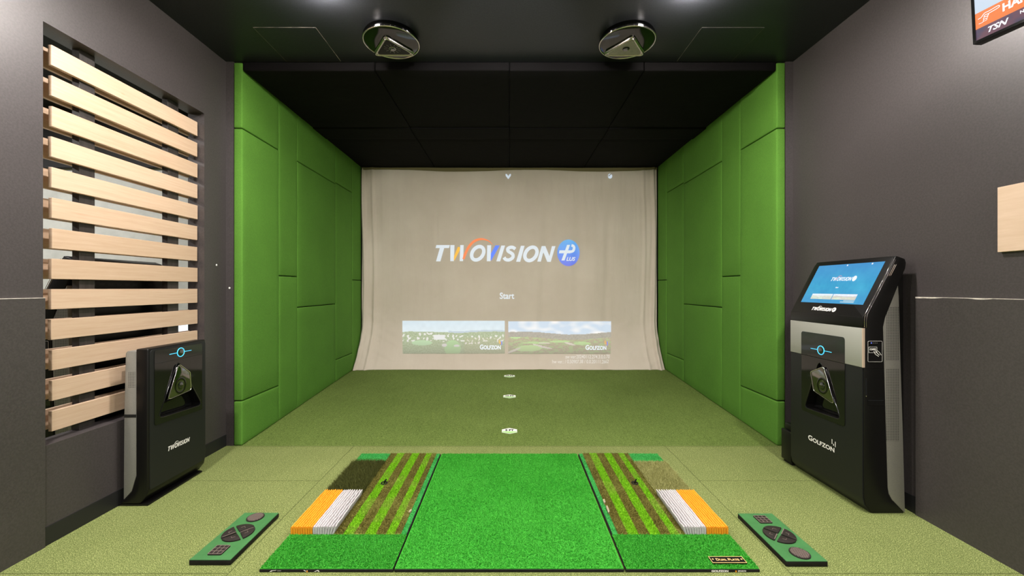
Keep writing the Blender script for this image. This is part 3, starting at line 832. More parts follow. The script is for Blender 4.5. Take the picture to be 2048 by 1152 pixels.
# ------------------------------------------------------------------ foot control pads
def foot_pad(x0, x1, y0, y1, flip, label):
    cx, cy = (x0+x1)/2, (y0+y1)/2
    t = thing('foot_controller', label, 'foot controller', (cx, cy, 0), group='foot controllers beside the mats')
    bx('base', x0, x1, y0, y1, .001, .026, M['rubber'], t, bev=.003)
    bx('top_plate', x0+.001, x1-.001, y0+.001, y1-.001, .0262, .030, M['padgreen'], t, bev=.0012, seg=1)
    s = -1 if flip else 1
    P = lambda a, b, d: (cx+s*a, cy+s*b, d)
    z = .030
    # round ribbed button
    b1 = pr('round_button', circle(-.004, .166, .049, 36), P, z, z+.006, M['button'], t, bev=.0015)
    bm = bmesh.new()
    for i in range(-4, 5):
        w = math.sqrt(max(0, .043**2-(i*.0095)**2))
        prism(bm, [(-.004-w, .166+i*.0095-.0018), (-.004+w, .166+i*.0095-.0018), (-.004+w, .166+i*.0095+.0018), (-.004-w, .166+i*.0095+.0018)], P, z+.006, z+.0075)
        prism(bm, [(-.004+i*.0095-.0012, .166-w), (-.004+i*.0095+.0012, .166-w), (-.004+i*.0095+.0012, .166+w), (-.004+i*.0095-.0012, .166+w)], P, z+.006, z+.0075)
    bmo('button_ribs', bm, M['buttonline'], b1)
    # four quadrant buttons
    arrows = ['^', '>', 'v', '<']
    for q in range(4):
        a0 = R(q*90-45)+.07; a1 = R(q*90+45)-.07; r = .082
        mid = (a0+a1)/2; ox, oy = .011*math.cos(mid), .011*math.sin(mid)
        pts = [(-.002+ox, .004+oy)]+[(-.002+r*math.cos(a0+(a1-a0)*k/14), .004+r*math.sin(a0+(a1-a0)*k/14)) for k in range(15)]
        qb = pr('quadrant_button', pts, P, z, z+.009, M['button'], t, bev=.002)
        ax, ay = -.002+.05*math.cos(mid), .004+.05*math.sin(mid)
        u = Vector((math.cos(mid), math.sin(mid))); w = Vector((-u.y, u.x))
        pp = [Vector((ax, ay))+w*.012-u*.006, Vector((ax, ay))+u*.006, Vector((ax, ay))-w*.012-u*.006]
        rb = ribbon([tuple(p) for p in pp], .0022, 1)
        bm = bmesh.new()
        for qd in rb: prism(bm, qd, P, z+.009, z+.0096)
        bmo('arrow_mark', bm, M['buttonline'], qb)
        if q in (0, 2):      # worn pale edge along the cut
            e0 = Vector((-.002+ox, .004+oy)); e1 = Vector((-.002+(r-.006)*math.cos(a1), .004+(r-.006)*math.sin(a1)))
            d = (e1-e0).normalized(); nn = Vector((d.y, -d.x))
            bm = bmesh.new(); prism(bm, [tuple(e0), tuple(e1), tuple(e1+nn*.0035), tuple(e0+nn*.0035)], P, z+.009, z+.0098)
            bmo('button_edge', bm, M['buttonline'], qb)
    # grid button
    gb = pr('grid_button', round_poly([(-.041, -.190), (.035, -.190), (.035, -.112), (-.041, -.112)], .008, 4), P, z, z+.007, M['button'], t, bev=.0015)
    bm = bmesh.new()
    for k in range(4):
        a = -.038+k*.0235; prism(bm, [(a-.0014, -.187), (a+.0014, -.187), (a+.0014, -.115), (a-.0014, -.115)], P, z+.007, z+.0082)
        b = -.187+k*.024; prism(bm, [(-.038, b-.0014), (.032, b-.0014), (.032, b+.0014), (-.038, b+.0014)], P, z+.007, z+.0082)
    bmo('button_ribs', bm, M['buttonline'], gb)
    # scuffed print along one edge
    v2, f2 = text_mesh('Golfzon', .022, bold=.0002, smallcaps=.8)
    mk('faded_print', [(cx+s*(.093-b), cy+s*(.02+a), z+.0006) for a, b in v2], f2, simple('faded print', (.05, .19, .06), .6), t)
foot_pad(-1.677, -1.459, 2.131, 2.580, False, 'green foot controller with brown buttons on the carpet left of the mats')
foot_pad(1.440, 1.657, 2.120, 2.572, True, 'green foot controller with brown buttons on the carpet right of the mats')

# ------------------------------------------------------------------ tall touchscreen kiosk (right)
KY0, KY1, KX = 2.623, 3.301, 2.279
kx = thing('touchscreen_kiosk', 'tall black and silver kiosk with a lit blue touchscreen against the right wall', 'kiosk', (2.42, 2.96, 0))
XZ = lambda a, b, d: (a, d, b)
body = [(KX+.004, 1.255), (KX+.004, .10), (KX+.014, .055), (2.333, .001), (2.543, .001), (2.462, .087), (2.442, .125), (2.436, .168), (2.407, 1.20), (2.420, 1.26),
        (2.504, 1.471), (2.548, 1.574), (2.555, 1.615), (2.547, 1.640), (2.490, 1.660)]
ob = pr('body', body, XZ, KY0, KY1, M['kblack'], kx, bev=.005)
tri = round_poly([(2.988, .935), (3.145, .532), (2.792, .545)], [.03, .028, .028], 6)
YZ = lambda a, b, d: (d, a, b)
def tri_cut(o, pts, d0, d1, fn=YZ):
    bm = bmesh.new(); prism(bm, pts, fn, d0, d1); boolean_cut(o, bm); bm.free()
tri_cut(ob, tri, KX-.05, KX+.065)
# curved front skin
fp = [(KX-.003, .937), (KX-.003, .10), (KX+.008, .052), (2.330, .002), (2.336, .002), (KX+.014, .056), (KX+.004, .102), (KX+.004, .937)]
of = pr('front_panel', fp, XZ, KY0+.006, KY1-.006, M['kfront'], kx)
tri_cut(of, tri, KX-.05, KX+.065)
bd = bx('silver_band', KX-.005, KX+.006, KY0+.003, KY1-.002, .939, 1.192, M['silver'], kx, bev=.002)
bx('edge_strip', KX-.0055, KX+.008, KY0-.001, KY0+.006, .939, 1.192, M['copper'], kx)
# gloss sensor window, upper and lower piece
g1 = pr('sensor_window', round_poly([(2.763, .941), (2.763, 1.117), (3.172, 1.117), (3.172, .941)], [0, .022, .022, 0], 5), YZ, KX-.008, KX-.004, M['kgloss'], kx)
g2 = pr('sensor_window', round_poly([(2.763, .936), (3.172, .936), (3.172, .505), (2.763, .510)], [0, 0, .022, .022], 5), YZ, KX-.006, KX-.0025, M['kgloss'], kx)
tri_cut(g2, tri, KX-.05, KX+.065)
def rim(name, pts, X, r, mat, parent):
    bm = bmesh.new(); tube(bm, [(X, a, b) for a, b in pts], r, 8, True); return bmo(name, bm, mat, parent, smooth=True)
rim('recess_rim', tri, KX-.005, .0035, M['kgloss'], g2)
bm = bmesh.new(); prism(bm, round_poly([(2.988, .925), (3.138, .537), (2.800, .549)], .026, 6), YZ, KX+.060, KX+.066); bmo('recess_floor', bm, M['kgloss'], g2)
def led_ring(parent, X, cy, cz, sx, slope=0):
    bm = bmesh.new(); tube(bm, [(X, cy+.031*math.cos(a), cz+.031*math.sin(a)) for a in [2*math.pi*k/36 for k in range(36)]], .0030, 8, True)
    for s_ in (-1, 1): tube(bm, [(X, cy+s_*.033, cz), (X, cy+s_*.098, cz)], .0022, 6)
    bmo('led_ring', bm, M['led'], parent, smooth=True)
    pr('lens', circle(cy, cz, .026, 28), YZ, X-.002*sx, X+.003*sx, M['lens'], parent, bev=.001)
led_ring(g1, KX-.0095, 2.971, .998, 1)
def pod(parent, XF, sx, quad, base, lens_c):
    """camera pod: flared plug with chrome edges and a dished lens; sx=+1 looks to -X"""
    f = [Vector((XF, a, b)) for a, b in round_poly(quad, .018, 5)]
    bk = [Vector((XF+sx*.11, a, b)) for a, b in round_poly(base, .018, 5)]
    bm = bmesh.new(); A = [bm.verts.new(p) for p in f]; B = [bm.verts.new(p) for p in bk]; n = len(A)
    bm.faces.new(A); bm.faces.new(B[::-1])
    for i in range(n): bm.faces.new((A[i], B[i], B[(i+1) % n], A[(i+1) % n]))
    bmesh.ops.recalc_face_normals(bm, faces=bm.faces)
    es = [e for e in bm.edges if abs(e.verts[0].co.x-XF) < 1e-4 and abs(e.verts[1].co.x-XF) < 1e-4 and len(e.link_faces) == 2 and e.calc_face_angle() > .4]
    bmesh.ops.bevel(bm, geom=es, offset=.004, segments=2, profile=.5, affect='EDGES')
    p = bmo('camera_pod', bm, M['pod'], parent, autos=35)
    bm = bmesh.new(); tube(bm, f, .0028, 8, True); bmo('chrome_edge', bm, M['chrome'], p, smooth=True)
    # dished lens
    cy, cz = lens_c; bm = bmesh.new(); prev = None
    for r, dx in ((.052, -.001), (.046, -.003), (.036, .0), (.026, .0005), (.020, -.002)):
        ring = [bm.verts.new((XF+sx*dx, cy+r*math.cos(a), cz+r*1.15*math.sin(a))) for a in [2*math.pi*k/32 for k in range(32)]]
        if prev:
            for k in range(32): bm.faces.new((prev[k], prev[(k+1) % 32], ring[(k+1) % 32], ring[k]))
        prev = ring
    bmo('lens_dish', bm, M['mirror'], p, smooth=True)
    pr('lens', circle(cy, cz, .021, 24), YZ, XF-sx*.005, XF+sx*.004, M['lens'], p, bev=.002)
pod(kx, KX-.018, 1, [(3.062, .822), (2.935, .885), (2.835, .640), (3.030, .690)], [(3.05, .80), (2.95, .87), (2.89, .62), (3.04, .64)], (2.945, .745))
# head: tilted bezel + screen
tl = math.atan2(1.66-1.26, 2.485-KX); ux, uz = math.cos(tl), math.sin(tl)
nxh, nzh = -uz, ux            # outward normal (towards the room)
def HD(a, b, d):              # a along Y, b up the slope from the bend, d outwards
    return (KX+.002+ux*b+nxh*d, a, 1.26+uz*b+nzh*d)
Ls = math.hypot(1.655-1.26, 2.485-KX)
bz = pr('screen_bezel', round_poly([(KY0+.004, .0), (KY1-.004, .0), (KY1-.004, Ls), (KY0+.004, Ls)], [.004, .004, .045, .03], 6), HD, -.012, .004, M['kblack'], kx, bev=.002)
bx('lower_bezel', KX-.003, KX+.004, KY0+.004, KY1-.004, 1.194, 1.262, M['kblack'], kx, bev=.0015)
# chrome rim lines along the near edge of the head
bm = bmesh.new(); ye = KY0-.001
rimp = [(KX+.004, ye, 1.20), (KX+.004, ye, 1.245), (KX+.010, ye, 1.285)] + [(KX+.010+ux*q, ye, 1.285+uz*q) for q in (.1, .2, .30, .40)]
tube(bm, rimp, .0016, 6)
tube(bm, [(p[0]+.013, p[1], p[2]-.004) for p in rimp], .0013, 6)
bmo('chrome_rim', bm, M['chrome'], kx, smooth=True)
bm = bmesh.new()
for dx in (.020, .030): tube(bm, [(KX+.010+ux*q+dx, ye, 1.285+uz*q-.012) for q in (.29, .37)], .0016, 6)
bmo('speaker_slots', bm, M['chrome'], kx)
# display
b0, b1 = (1.339-1.26)/uz, (1.624-1.26)/uz
y0s, y1s = 2.671, 3.240
def D(u, v, d=.0055): return HD(y1s+(y0s-y1s)*u, b0+(b1-b0)*v, d)
m, nt, b = new_mat('blue display'); v = coords(nt)
s = nt.nodes.new('ShaderNodeSeparateXYZ'); nt.links.new(v, s.inputs[0])
t1 = noise_out(nt, v, 7, 4); c = ramp(nt, t1, [(.3, (.03, .36, .66)), (.7, (.07, .52, .80))])
dz = mathn(nt, 'SUBTRACT', 1, mathn(nt, 'MULTIPLY', mathn(nt, 'ABSOLUTE', mathn(nt, 'SUBTRACT', s.outputs[2], 1.46)), 4.2), True)
c = mix(nt, dz, (.07, .30, .70), c)
nt.links.new(c, b.inputs['Emission Color']); b.inputs['Emission Strength'].default_value = .85
b.inputs['Base Color'].default_value = (.01, .01, .01, 1); b.inputs['Roughness'].default_value = .25
dis = mk('display', [D(0, 0), D(1, 0), D(1, 1), D(0, 1)], [(0, 1, 2, 3)], m, kx)
D2 = lambda u, v: D(u, v, .0062)
KM = M['emw']
def dl(a, b): return D2(.30+a*.235e-3, .62-(b-260)*.52e-3)
# screen wordmark
for k in ('white', 'amber', 'blue'):
    v2, f2 = refine(LOGO[k], 400); mk('display_wordmark', [dl(a, b) for a, b in v2], f2, KM, dis)
v2, f2 = refine(LOGO['orange'], 400); mk('display_wordmark', [dl(a, b) for a, b in v2], f2, simple('display pink', (0, 0, 0), .5, emit=(.9, .35, .4), es=.9), dis)
pts = circle(1688, 260, 130, 24, 130); mk('display_badge', [dl(a, b) for a, b in pts], [tuple(range(24))], KM, dis)
v2, f2 = text_mesh('Start', .05, align='CENTER', bold=.002); mk('display_text', [D2(.5+a*.45, .385+b*.9) for a, b in v2], f2, KM, dis)
DM = attr_mat('display picture', (0, 0, 0), .95, .3)
wash = lambda fn: (lambda u, v: np.clip(fn(u, v)*.55+.5, 0, 1))
for fnp, u0, u1 in ((wash(pic_left), .145, .495), (wash(pic_right), .505, .86)):
    pic_obj('display_picture', fnp, ((u0, .215), (u1, .075)), lambda a, b: D2(a, b+.02), dis, 70, 22, DM, fade=False)
for q in ([(.66, .03), (.86, .03), (.86, .055), (.66, .055)], [(.70, .062), (.86, .062), (.86, .085), (.70, .085)]):
    mk('display_text', [D2(*p) for p in q], [(0, 1, 2, 3)], simple('display haze', (0, 0, 0), .5, emit=(.5, .75, .9), es=.8), dis)
for u, v_ in ((.487, .965), (.845, .965)):
    mk('display_icon', [D2(u+a*.010, v_+b*.02) for a, b in circle(0, 0, 1, 12)], [tuple(range(12))], KM, dis)
# kiosk prints
def kl(a, b): return HD(3.088-(a-180)*.1365e-3, .040-(b-260)*.14e-3, .0052)
for k in LOGO:
    v2, f2 = refine(LOGO[k], 400); mk('printed_wordmark', [kl(a, b) for a, b in v2], f2, M['print'], kx)
bm = bmesh.new(); 
o = mk('printed_badge', [kl(a, b) for a, b in circle(1688, 260, 125, 28, 125)], [tuple(range(28))], M['print'], kx)
mk('badge_cross', [(lambda p: (p[0]-.0006, p[1], p[2]+.0003))(kl(a, b)) for a, b in [(1672,180),(1702,180),(1680,240),(1730,240),(1722,268),(1670,268),(1644,340),(1614,340),(1640,268),(1600,268),(1608,240),(1650,240)]],
   [tuple(range(12))], M['kblack'], o)
def golfzon(fn, parent, mat):
    v2, f2 = text_mesh('Golfzon', .052, bold=.0012, smallcaps=.80)
    a0 = min(p[0] for p in v2); ww = max(p[0] for p in v2)-a0
    mk('printed_wordmark', [fn((p[0]-a0)*.250/ww, p[1]) for p in v2], f2, mat, parent)
    for a, z0, z1 in ((.226, .052, .085), (.240, .044, .058), (.255, .040, .078)):
        mk('printed_bar', [fn(a, z0), fn(a+.006, z0), fn(a+.006, z1), fn(a, z1)], [(0,1,2,3)], mat, parent)
golfzon(lambda a, b: (KX-.0036, 3.104-a, .300+b), kx, M['print'])
# grey perforated rear housing, black back cover
perf = perf_mat('perforated grey housing', (.22, .21, .185), 0, [(.985, 1.33), (.465, .935)], .0105, (.005, .095))
rh = [(2.4215, 1.262), (2.505, 1.468), (2.510, 1.40), (2.523, .924), (2.536, .538), (2.550, .012), (2.545, .004), (2.4645, .089), (2.4445, .127), (2.4385, .168), (2.409, 1.20)]
pr('rear_housing', rh, XZ, KY0+.004, KY1-.004, perf, kx, bev=.002)
pr('back_cover', [(2.5575, 1.575), (2.560, 1.60), (2.566, .05), (2.553, .02), (2.525, .924), (2.512, 1.40)], XZ, KY0+.03, KY1-.006, M['kblack'], kx)
# near-side details: seam, card reader, handle slot
ys = KY0-.0008
side_seam = bx('side_seam', KX+.012, 2.412, ys, KY0+.001, .932, .934, M['kgloss'], kx)
cr = pr('card_reader', round_poly([(2.302, .975), (2.398, .975), (2.398, 1.112), (2.302, 1.112)], .008, 4), XZ, KY0-.003, KY0+.001, M['kgloss'], kx)
bm = bmesh.new(); tube(bm, [(a, KY0-.0035, b) for a, b in round_poly([(2.304, .977), (2.396, .977), (2.396, 1.110), (2.304, 1.110)], .008, 4)], .0012, 6, True)
bmo('reader_frame', bm, M['printgrey'], cr)
bm = bmesh.new(); tube(bm, [(a, KY0-.0035, b) for a, b in [(2.310, 1.036), (2.362, 1.036), (2.362, 1.072), (2.310, 1.072)]], .0010, 6, True)
tube(bm, [(a, KY0-.0035, b) for a, b in [(2.342, 1.045), (2.352, 1.025), (2.372, 1.012)]], .0020, 6)
tube(bm, [(a, KY0-.0035, b) for a, b in [(2.352, 1.048), (2.366, 1.030), (2.378, 1.020)]], .0020, 6)
tube(bm, [(a, KY0-.0035, b) for a, b in [(2.360, 1.052), (2.376, 1.040), (2.390, 1.020)]], .0014, 6)
bmo('card_symbol', bm, M['print'], cr)
v2, f2 = text_mesh('CARD', .016, bold=.0006); mk('card_lettering', [(2.316+a*.92, KY0-.0038, 1.052+b) for a, b in v2], f2, M['print'], cr)
for i in range(4):
    pr('status_led', circle(2.326+i*.012, 1.098, .0028 if i == 0 else .0016, 10), XZ, KY0-.0042, KY0-.003, M['ledblue'] if i == 0 else M['printgrey'], cr)
hs = bx('handle_slot', 2.304, 2.407, ys-.001, KY0+.002, .695, .731, M['kgloss'], kx)
bx('slot_lip', 2.306, 2.405, ys-.003, ys-.001, .725, .730, M['kfront'], hs)
bx('hinge', KX+.012, KX+.018, KY0-.004, KY0+.001, .76, .87, M['kfront'], kx)
bm = bmesh.new(); box(bm, KX+.012, KX+.018, KY0-.005, KY0+.001, .752, .760, .001, 1); bmo('latch_screw', bm, M['chrome'], kx)
# neighbour's kiosk, the same model, behind the slats
nb = copy_tree(kx, None, (-5.36, 0, 0))
nb['label'] = 'black kiosk of the next bay, seen from behind through the wooden slats'
bm = bmesh.new()
for k in range(8): 
    for q in range(4):
        box(bm, -2.803, -2.7995, 2.72+k*.062, 2.72+k*.062+.036, 1.455+q*.008, 1.459+q*.008)
bmo('vent_grille', bm, M['black'], nb)
# small black box on the floor at the far side of the kiosk
t = thing('equipment_box', 'small black equipment box on the floor between the tall kiosk and the green pads', 'box', (2.37, 3.37, 0))
bx('case', 2.292, 2.46, 3.318, 3.44, .025, .275, M['kblack'], t, bev=.008)
bx('trim_line', 2.290, 2.440, 3.315, 3.318, .268, .273, M['chrome'], t)
bx('foot', 2.31, 2.44, 3.33, 3.43, .001, .025, M['rubber'], t)
bx('upper_bracket', 2.31, 2.42, 3.33, 3.42, .275, .33, M['kblack'], t, bev=.01)

# ------------------------------------------------------------------ short sensor kiosk (left)
LY0, LY1, LX = 2.713, 3.228, -2.404
kl_ = thing('sensor_kiosk', 'short black sensor kiosk with a blue ring light against the left wall', 'kiosk', (-2.5, 2.97, 0))
lp = [(LX-.003, 1.045), (LX-.003, .115), (LX-.012, .07), (-2.455, .018), (-2.470, .013), (-2.60, .013), (-2.574, .034), (-2.520, .093), (-2.502, .157), (-2.489, .20), (-2.489, 1.045)]
ob = pr('body', lp, XZ, LY0, LY1, M['kblack'], kl_, bev=.009, seg=3)
tri2 = round_poly([(2.950, .932), (2.785, .558), (3.185, .540)], [.028]*3, 6)
tri_cut(ob, tri2, LX+.05, LX-.062)
fpl = round_poly([(LY0+.012, .10), (LY1-.006, .10), (LY1-.006, 1.036), (LY0+.012, 1.036)], [.01, .05, .03, .03], 6)
of = pr('front_panel', fpl, YZ, LX-.004, LX, M['kfront'], kl_, bev=.001, seg=1)
tri_cut(of, tri2, LX+.05, LX-.062)
gp = pr('sensor_window', round_poly([(2.757, .520), (3.184, .505), (3.184, 1.020), (2.757, 1.028)], .016, 5), YZ, LX-.001, LX+.003, M['kgloss'], kl_)
tri_cut(gp, tri2, LX+.05, LX-.062)
rim('recess_rim', tri2, LX+.003, .0035, M['kgloss'], gp)
bm = bmesh.new(); prism(bm, round_poly([(2.950, .920), (2.795, .563), (3.175, .546)], .026, 6), YZ, LX-.062, LX-.056); bmo('recess_floor', bm, M['kgloss'], gp)
bx('window_seam', LX+.003, LX+.0036, 2.76, 3.18, .935, .9365, M['kblack'], gp)
led_ring(gp, LX+.0045, 2.975, .983, -1)
pod(kl_, LX+.018, -1, [(2.940, .905), (3.045, .822), (3.055, .690), (2.845, .670)], [(2.93, .88), (3.03, .81), (3.06, .62), (2.86, .60)], (2.955, .745))
pf2 = perf_mat('grey housing with vent', (.24, .235, .21), 0, [(.783, .894)], .0105, (-.043, .003))
pr('rear_housing', [(-2.4905, 1.030), (-2.4905, .20), (-2.5035, .157), (-2.5215, .095), (-2.576, .036), (-2.572, .60), (-2.562, 1.015), (-2.550, 1.030)], XZ, LY0+.006, LY1-.006, pf2, kl_, bev=.004)
bx('housing_slot', -2.571, -2.492, LY0+.004, LY0+.008, .588, .608, M['black'], kl_)
pr('foot_plate', round_poly([(-2.604, LY0), (-2.408, LY0), (-2.425, LY1-.012), (-2.604, LY1-.012)], .003, 2), lambda a, b, d: (a, b, d), .001, .012, M['kblack'], kl_)
bx('wall_mount', -2.608, -2.563, LY0+.08, LY1-.08, .62, .98, M['black'], kl_)
def ll(a, b): return (LX+.0009, 2.869+(a-180)*.1433e-3, .318-(b-265)*.17e-3)
for k in LOGO:
    v2, f2 = refine(LOGO[k], 400); mk('printed_wordmark', [ll(a, b) for a, b in v2], f2, M['print'], kl_)

# ------------------------------------------------------------------ ceiling sensors
def ceiling_sensor(cx, cy, flip, plate_mat, label):
    t = thing('ceiling_sensor', label, 'ceiling sensor', (cx, cy, CE), group='round sensors on the ceiling')
    bm = bmesh.new(); prev = None; n = 64
    prof = [(.215, CE-.001), (.225, CE-.020), (.228, CE-.040), (.222, CE-.052), (.205, CE-.056), (.10, CE-.058)]
    for r, z in prof:
        ring = [bm.verts.new((cx+r*math.cos(2*math.pi*k/n), cy+r*math.sin(2*math.pi*k/n), z)) for k in range(n)]
        if prev:
            for k in range(n): bm.faces.new((prev[k], prev[(k+1) % n], ring[(k+1) % n], ring[k]))
        else: bm.faces.new(ring)
        prev = ring
    bm.faces.new(prev[::-1]); bmo('housing', bm, M['mirror'], t, autos=40)
    bm = bmesh.new(); tube(bm, [(cx+.224*math.cos(2*math.pi*k/n), cy+.224*math.sin(2*math.pi*k/n), CE-.053) for k in range(n)], .006, 8, True)
    bmo('chrome_ring', bm, M['chrome'], t, smooth=True)
    s = -1 if flip else 1
    T = round_poly([(-.02*s, -.105), (.165*s, .145), (-.19*s, .145)], [.034, .026, .026], 6)
    Ti = [(a*.86, .03+(b-.03)*.86) for a, b in T]
    base = [bm2 for bm2 in T]
    bm = bmesh.new()
    def tri_ring(P, z, k): return [bm.verts.new((cx+a*k, cy+.03+(b-.03)*k, z-.10*(b-.02) if False else z)) for a, b in P]
    A = tri_ring(T, CE-.057, 1.08); B = tri_ring(T, CE-.072, 1.0); n2 = len(T)
    for i in range(n2): bm.faces.new((A[i], A[(i+1) % n2], B[(i+1) % n2], B[i]))
    bm.faces.new(B); p = bmo('sensor_pod', bm, M['mirror_lt'], t, autos=40)
    pr('pod_plate', Ti, lambda a, b, d: (cx+a, cy+b, d), CE-.0745, CE-.072, plate_mat, p)
    bm = bmesh.new(); tube(bm, [(cx+a, cy+b, CE-.073) for a, b in T], .0055, 8, True); bmo('pod_edge', bm, M['chrome'], p, smooth=True)
    lx, ly = cx-.005*s, cy+.045
    pr('lens', circle(lx, ly, .024, 28), lambda a, b, d: (a, b, d), CE-.083, CE-.074, M['lens'], p, bev=.002)
    bm = bmesh.new(); tube(bm, [(lx+.027*math.cos(2*math.pi*k/28), ly+.027*math.sin(2*math.pi*k/28), CE-.0755) for k in range(28)], .0025, 6, True)
    bmo('lens_ring', bm, M['chrome'] if not flip else M['kblack'], p, smooth=True)
    if not flip:
        bm = bmesh.new()
        for k in range(12):
            a = 2*math.pi*k/12
            for r in (.046, .056, .066):
                x, y = lx+r*math.cos(a), ly+r*.9*math.sin(a)
                prism(bm, circle(x, y, .0022, 6), lambda a_, b_, d: (a_, b_, d), CE-.0755, CE-.0744)
        bmo('infrared_led_array', bm, M['printgrey'], p)
ceiling_sensor(-.978, 3.377, False, simple('dark pod plate', (.006, .006, .005), .35, spec=.15), 'round black ceiling sensor with a dark dotted triangular plate, left one')
ceiling_sensor(.974, 3.377, True, simple('grey pod plate', (.30, .28, .24), .4, metal=.4, var=.1, vscale=40), 'round black ceiling sensor with a plain grey triangular plate, right one')

# ceiling access hatches
for x0, x1, nm, br in ((-2.05, -1.547, 'left', .25), (1.535, 2.04, 'right', .12)):
    t = thing('ceiling_hatch', f'square access hatch flush with the dark ceiling, {nm} one', 'ceiling hatch', ((x0+x1)/2, 3.5, CE), group='ceiling access hatches')
    bx('panel', x0+.004, x1-.004, 3.259, 3.739, CE-.003, CE-.0008, M['ceiling'], t)
    bm = bmesh.new(); ring_pts(bm, lambda a, b, d: (a, b, d), [(x0, 3.255), (x1, 3.255), (x1, 3.743), (x0, 3.743)], [(x0+.003, 3.258), (x1-.003, 3.258), (x1-.003, 3.740), (x0+.003, 3.740)], CE-.0012, CE-.0004)
    bmo('frame_gap', bm, simple('hatch gap '+nm, (br, br*.85, br*.7), .8, var=.7, vscale=9), t)

# ------------------------------------------------------------------ wall screen (top right)
th = math.atan2(.17, 1)
tv = thing('wall_television', 'wall television with an orange banner at the top right of the picture', 'television', (2.237, 1.95, 2.633))
# local frame: u towards the camera along the set, w up, n out to the room
U = Vector((math.sin(th), -math.cos(th), 0)); Wv = Vector((-.06, -.01, 1)).normalized(); Nn = Wv.cross(U).normalized()
if Nn.x > 0: Nn = -Nn
TV = lambda u, w, d=0: tuple(U*u+Wv*w+Nn*d)
tvw, tvh = .95, .54
pr('case', [(-.012, -.012), (tvw+.012, -.012), (tvw+.012, tvh+.012), (-.012, tvh+.012)], lambda a, b, d: TV(a, b, d), -.045, .003, M['kblack'], tv, bev=.002, local=True)
bm = bmesh.new()
ring_pts(bm, lambda a, b, d: TV(a, b, d), [(-.0115, -.0115), (tvw+.0115, -.0115), (tvw+.0115, tvh+.0115), (-.0115, tvh+.0115)], [(0, 0), (tvw, 0), (tvw, tvh), (0, tvh)], .0031, .006)
bmo('bezel', bm, M['kgloss'], tv, local=True)
sm_ = lambda n, c, e=.9: simple(n, (.01, .01, .01), .5, spec=.08, emit=c, es=e)
def quad(name, u0, u1, w0, w1, mat, d=.004, par=tv): return mk(name, [TV(u0, w0, d), TV(u1, w0, d), TV(u1, w1, d), TV(u0, w1, d)], [(0, 1, 2, 3)], mat, par, local=True)
quad('picture_sky', 0, tvw, .126, tvh, sm_('tv pale blue', (.62, .74, .88)))
quad('picture_banner', 0, tvw, .052, .126, sm_('tv orange', (.95, .22, .035)))
m, nt, b = new_mat('tv dark footer'); f = noise_out(nt, coords(nt), 9, 3)
nt.links.new(ramp(nt, f, [(.35, (.02, .03, .09)), (.6, (.12, .04, .07))]), b.inputs['Emission Color']); b.inputs['Emission Strength'].default_value = 1; b.inputs['Base Color'].default_value = (.01, .01, .01, 1); b.inputs['Specular IOR Level'].default_value = .08
quad('picture_footer', 0, tvw, 0, .052, m)
v2, f2 = text_mesh('HAPPY HOUR', .05, bold=.0018); mk('banner_lettering', [TV(.094+a*.82, .077+b*.95, .0046) for a, b in v2], f2, M['emw'], tv, local=True)
v2, f2 = text_mesh('TSN', .034, .35, .0010); mk('footer_lettering', [TV(.036+a*1.12, .015+b, .0046) for a, b in v2], f2, M['emw'], tv, local=True)
v2, f2 = text_mesh('NEXT', .018, 0, .0006); mk('footer_lettering', [TV(.150+a, .030+b, .0046) for a, b in v2], f2, M['emw'], tv, local=True)
hand = [ribbon([(.010, .100), (.022, .102), (.034, .114), (.052, .114), (.080, .117), (.086, .112), (.080, .107), (.052, .104), (.044, .103)], .0030, 4),
        ribbon([(.044, .104), (.034, .104), (.033, .097), (.043, .095), (.048, .099), (.044, .104)], .0028, 4),
        ribbon([(.043, .095), (.032, .096), (.030, .088), (.040, .086), (.045, .090), (.043, .095)], .002, 4),
        ribbon([(.040, .086), (.031, .087), (.029, .080), (.037, .078), (.042, .081), (.040, .086)], .002, 4),
        ribbon([(.029, .080), (.025, .076), (.012, .077)], .0022, 4)]
vs, fs = [], []
for rb in hand:
    for q in rb:
        fs.append(tuple(range(len(vs), len(vs)+4))); vs += [TV(a, b-.004, .0046) for a, b in q]
mk('pointing_hand_symbol', vs, fs, M['emw'], tv, local=True)
bm = bmesh.new(); tube(bm, [TV(.45, .27, -.045), tuple(Vector((WL-.02-2.237, TV(.45, .27)[1], TV(.45, .27)[2])))], .03, 12)
bmo('wall_bracket', bm, M['kblack'], tv, local=True)
bx('bracket_plate', WL-.025, WL-.001, 1.40, 1.60, 2.80, 3.00, M['kblack'], tv)

# wooden board on the right wall
o = bx('wooden_board', WL-.022, WL, 1.35, 2.162, 1.641, 1.984, M['board'], bev=.0015, seg=1)
tag(o, 'pale wooden board fixed to the dark right wall at the picture edge', 'wooden board')

# wall plugs
for x, y, z, lb in ((-WL+.001, 3.63, 1.657, 'tiny white wall plug on the dark left wall, upper one'), (-2.575, YF-.0005, 1.452, 'tiny white wall plug beside the green pads on the left, lower one')):
    bm = bmesh.new(); bmesh.ops.create_uvsphere(bm, u_segments=12, v_segments=8, radius=.009)
    bmesh.ops.scale(bm, vec=(.35 if x < -2.6 else 1, 1 if x < -2.6 else .35, 1), verts=bm.verts); bmesh.ops.translate(bm, vec=(x, y, z), verts=bm.verts)
    tag(bmo('wall_plug', bm, M['print'], smooth=True), lb, 'wall plug')

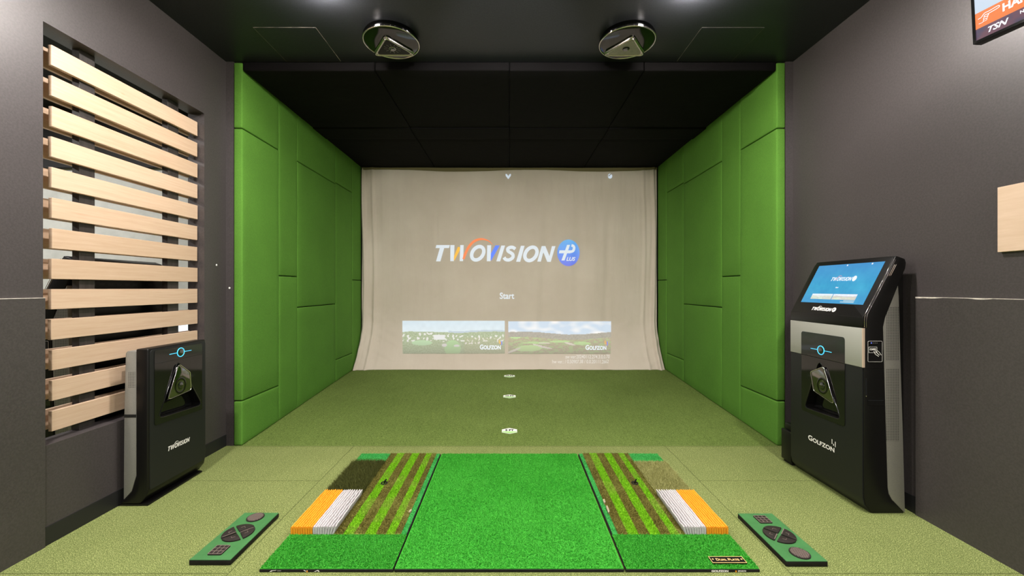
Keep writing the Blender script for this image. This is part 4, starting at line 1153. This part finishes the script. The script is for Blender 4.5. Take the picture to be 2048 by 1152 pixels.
# ------------------------------------------------------------------ lamps
def downlight(x, y, power, label, mat='lamp_soft', r=.085, col=(1, .95, .925), spread=170):
    t = thing('ceiling_downlight', label, 'ceiling light', (x, y, CE), group='round downlights on the ceiling')
    bm = bmesh.new(); n = 32
    prism(bm, circle(x, y, r, n), lambda a, b, d: (a, b, d), CE-.062, CE-.001); bmo('diffuser', bm, M[mat], t)
    bm = bmesh.new(); ring_pts(bm, lambda a, b, d: (a, b, d), circle(x, y, r+.012, n), circle(x, y, r+.001, n), CE-.008, CE-.001); bmo('trim_ring', bm, M['print'], t)
    L = bpy.data.lights.new('downlight', 'AREA'); L.shape = 'DISK'; L.size = r*1.9; L.energy = power; L.color = col; L.spread = R(spread)
    lo = bpy.data.objects.new('downlight_lamp', L); C.objects.link(lo); lo.parent = t; lo.location = (0, 0, -.065)
PWR = 78
for i, (x, y, p) in enumerate(((-1.31, 2.765, .45), (1.29, 2.765, .45), (-2.1, 1.5, 1.05), (2.1, 1.5, 1.05), (0, -1.0, 1.1), (-1.8, -1.6, 1), (1.8, -1.6, 1))):
    downlight(x, y, PWR*p, ('front left', 'front right', 'middle left', 'middle right', 'rear centre', 'rear left', 'rear right')[i]+' round white downlight on the dark ceiling', 'lamp' if i < 2 else 'lamp_soft')
for i, (x, y) in enumerate(((-4.6, 3.0), (-6.2, 3.0), (-5.0, .6))):  # unseen lamps put in to brighten the next bay's wall and the slats
    downlight(x, y, PWR*.9, ('near', 'far', 'rear')[i]+' unseen round downlight added to light the next bay')
# projector hung above the tee, out of frame
pj = thing('projector', 'ceiling projector above the hitting mats with a plain beam added to brighten the screen', 'projector', (0, 1.3, 3.32))
bx('case', -.22, .22, 1.05, 1.45, 3.22, 3.38, M['kblack'], pj, bev=.02)
bx('ceiling_rod', -.025, .025, 1.22, 1.27, 3.38, CE, M['kblack'], pj)
pr('lens', circle(0, 3.30, .045, 24), lambda a, b, d: (a, d, b), 1.45, 1.48, M['lens'], pj)
L = bpy.data.lights.new('screen_fill_spot', 'SPOT'); L.energy = 330; L.color = (1, .96, .92); L.spot_size = R(62); L.spot_blend = .35; L.shadow_soft_size = .04  # plain wide spot added to light the cloth evenly, carries no picture
lo = bpy.data.objects.new('screen_fill_spot', L); C.objects.link(lo); lo.parent = pj; lo.location = (0, .20, -.02)
lo.rotation_euler = (Vector((0, 6.7, 1.95))-Vector((0, 1.5, 3.30))).to_track_quat('-Z', 'Y').to_euler()
wd = bpy.data.worlds.new('world'); bpy.context.scene.world = wd; wd.use_nodes = True
wd.node_tree.nodes['Background'].inputs[0].default_value = (.5, .5, .5, 1); wd.node_tree.nodes['Background'].inputs[1].default_value = .02
vw = bpy.context.scene.view_settings; vw.view_transform = 'Standard'; vw.look = 'None'; vw.exposure = 0.08; vw.gamma = 1; vw.use_curve_mapping = False
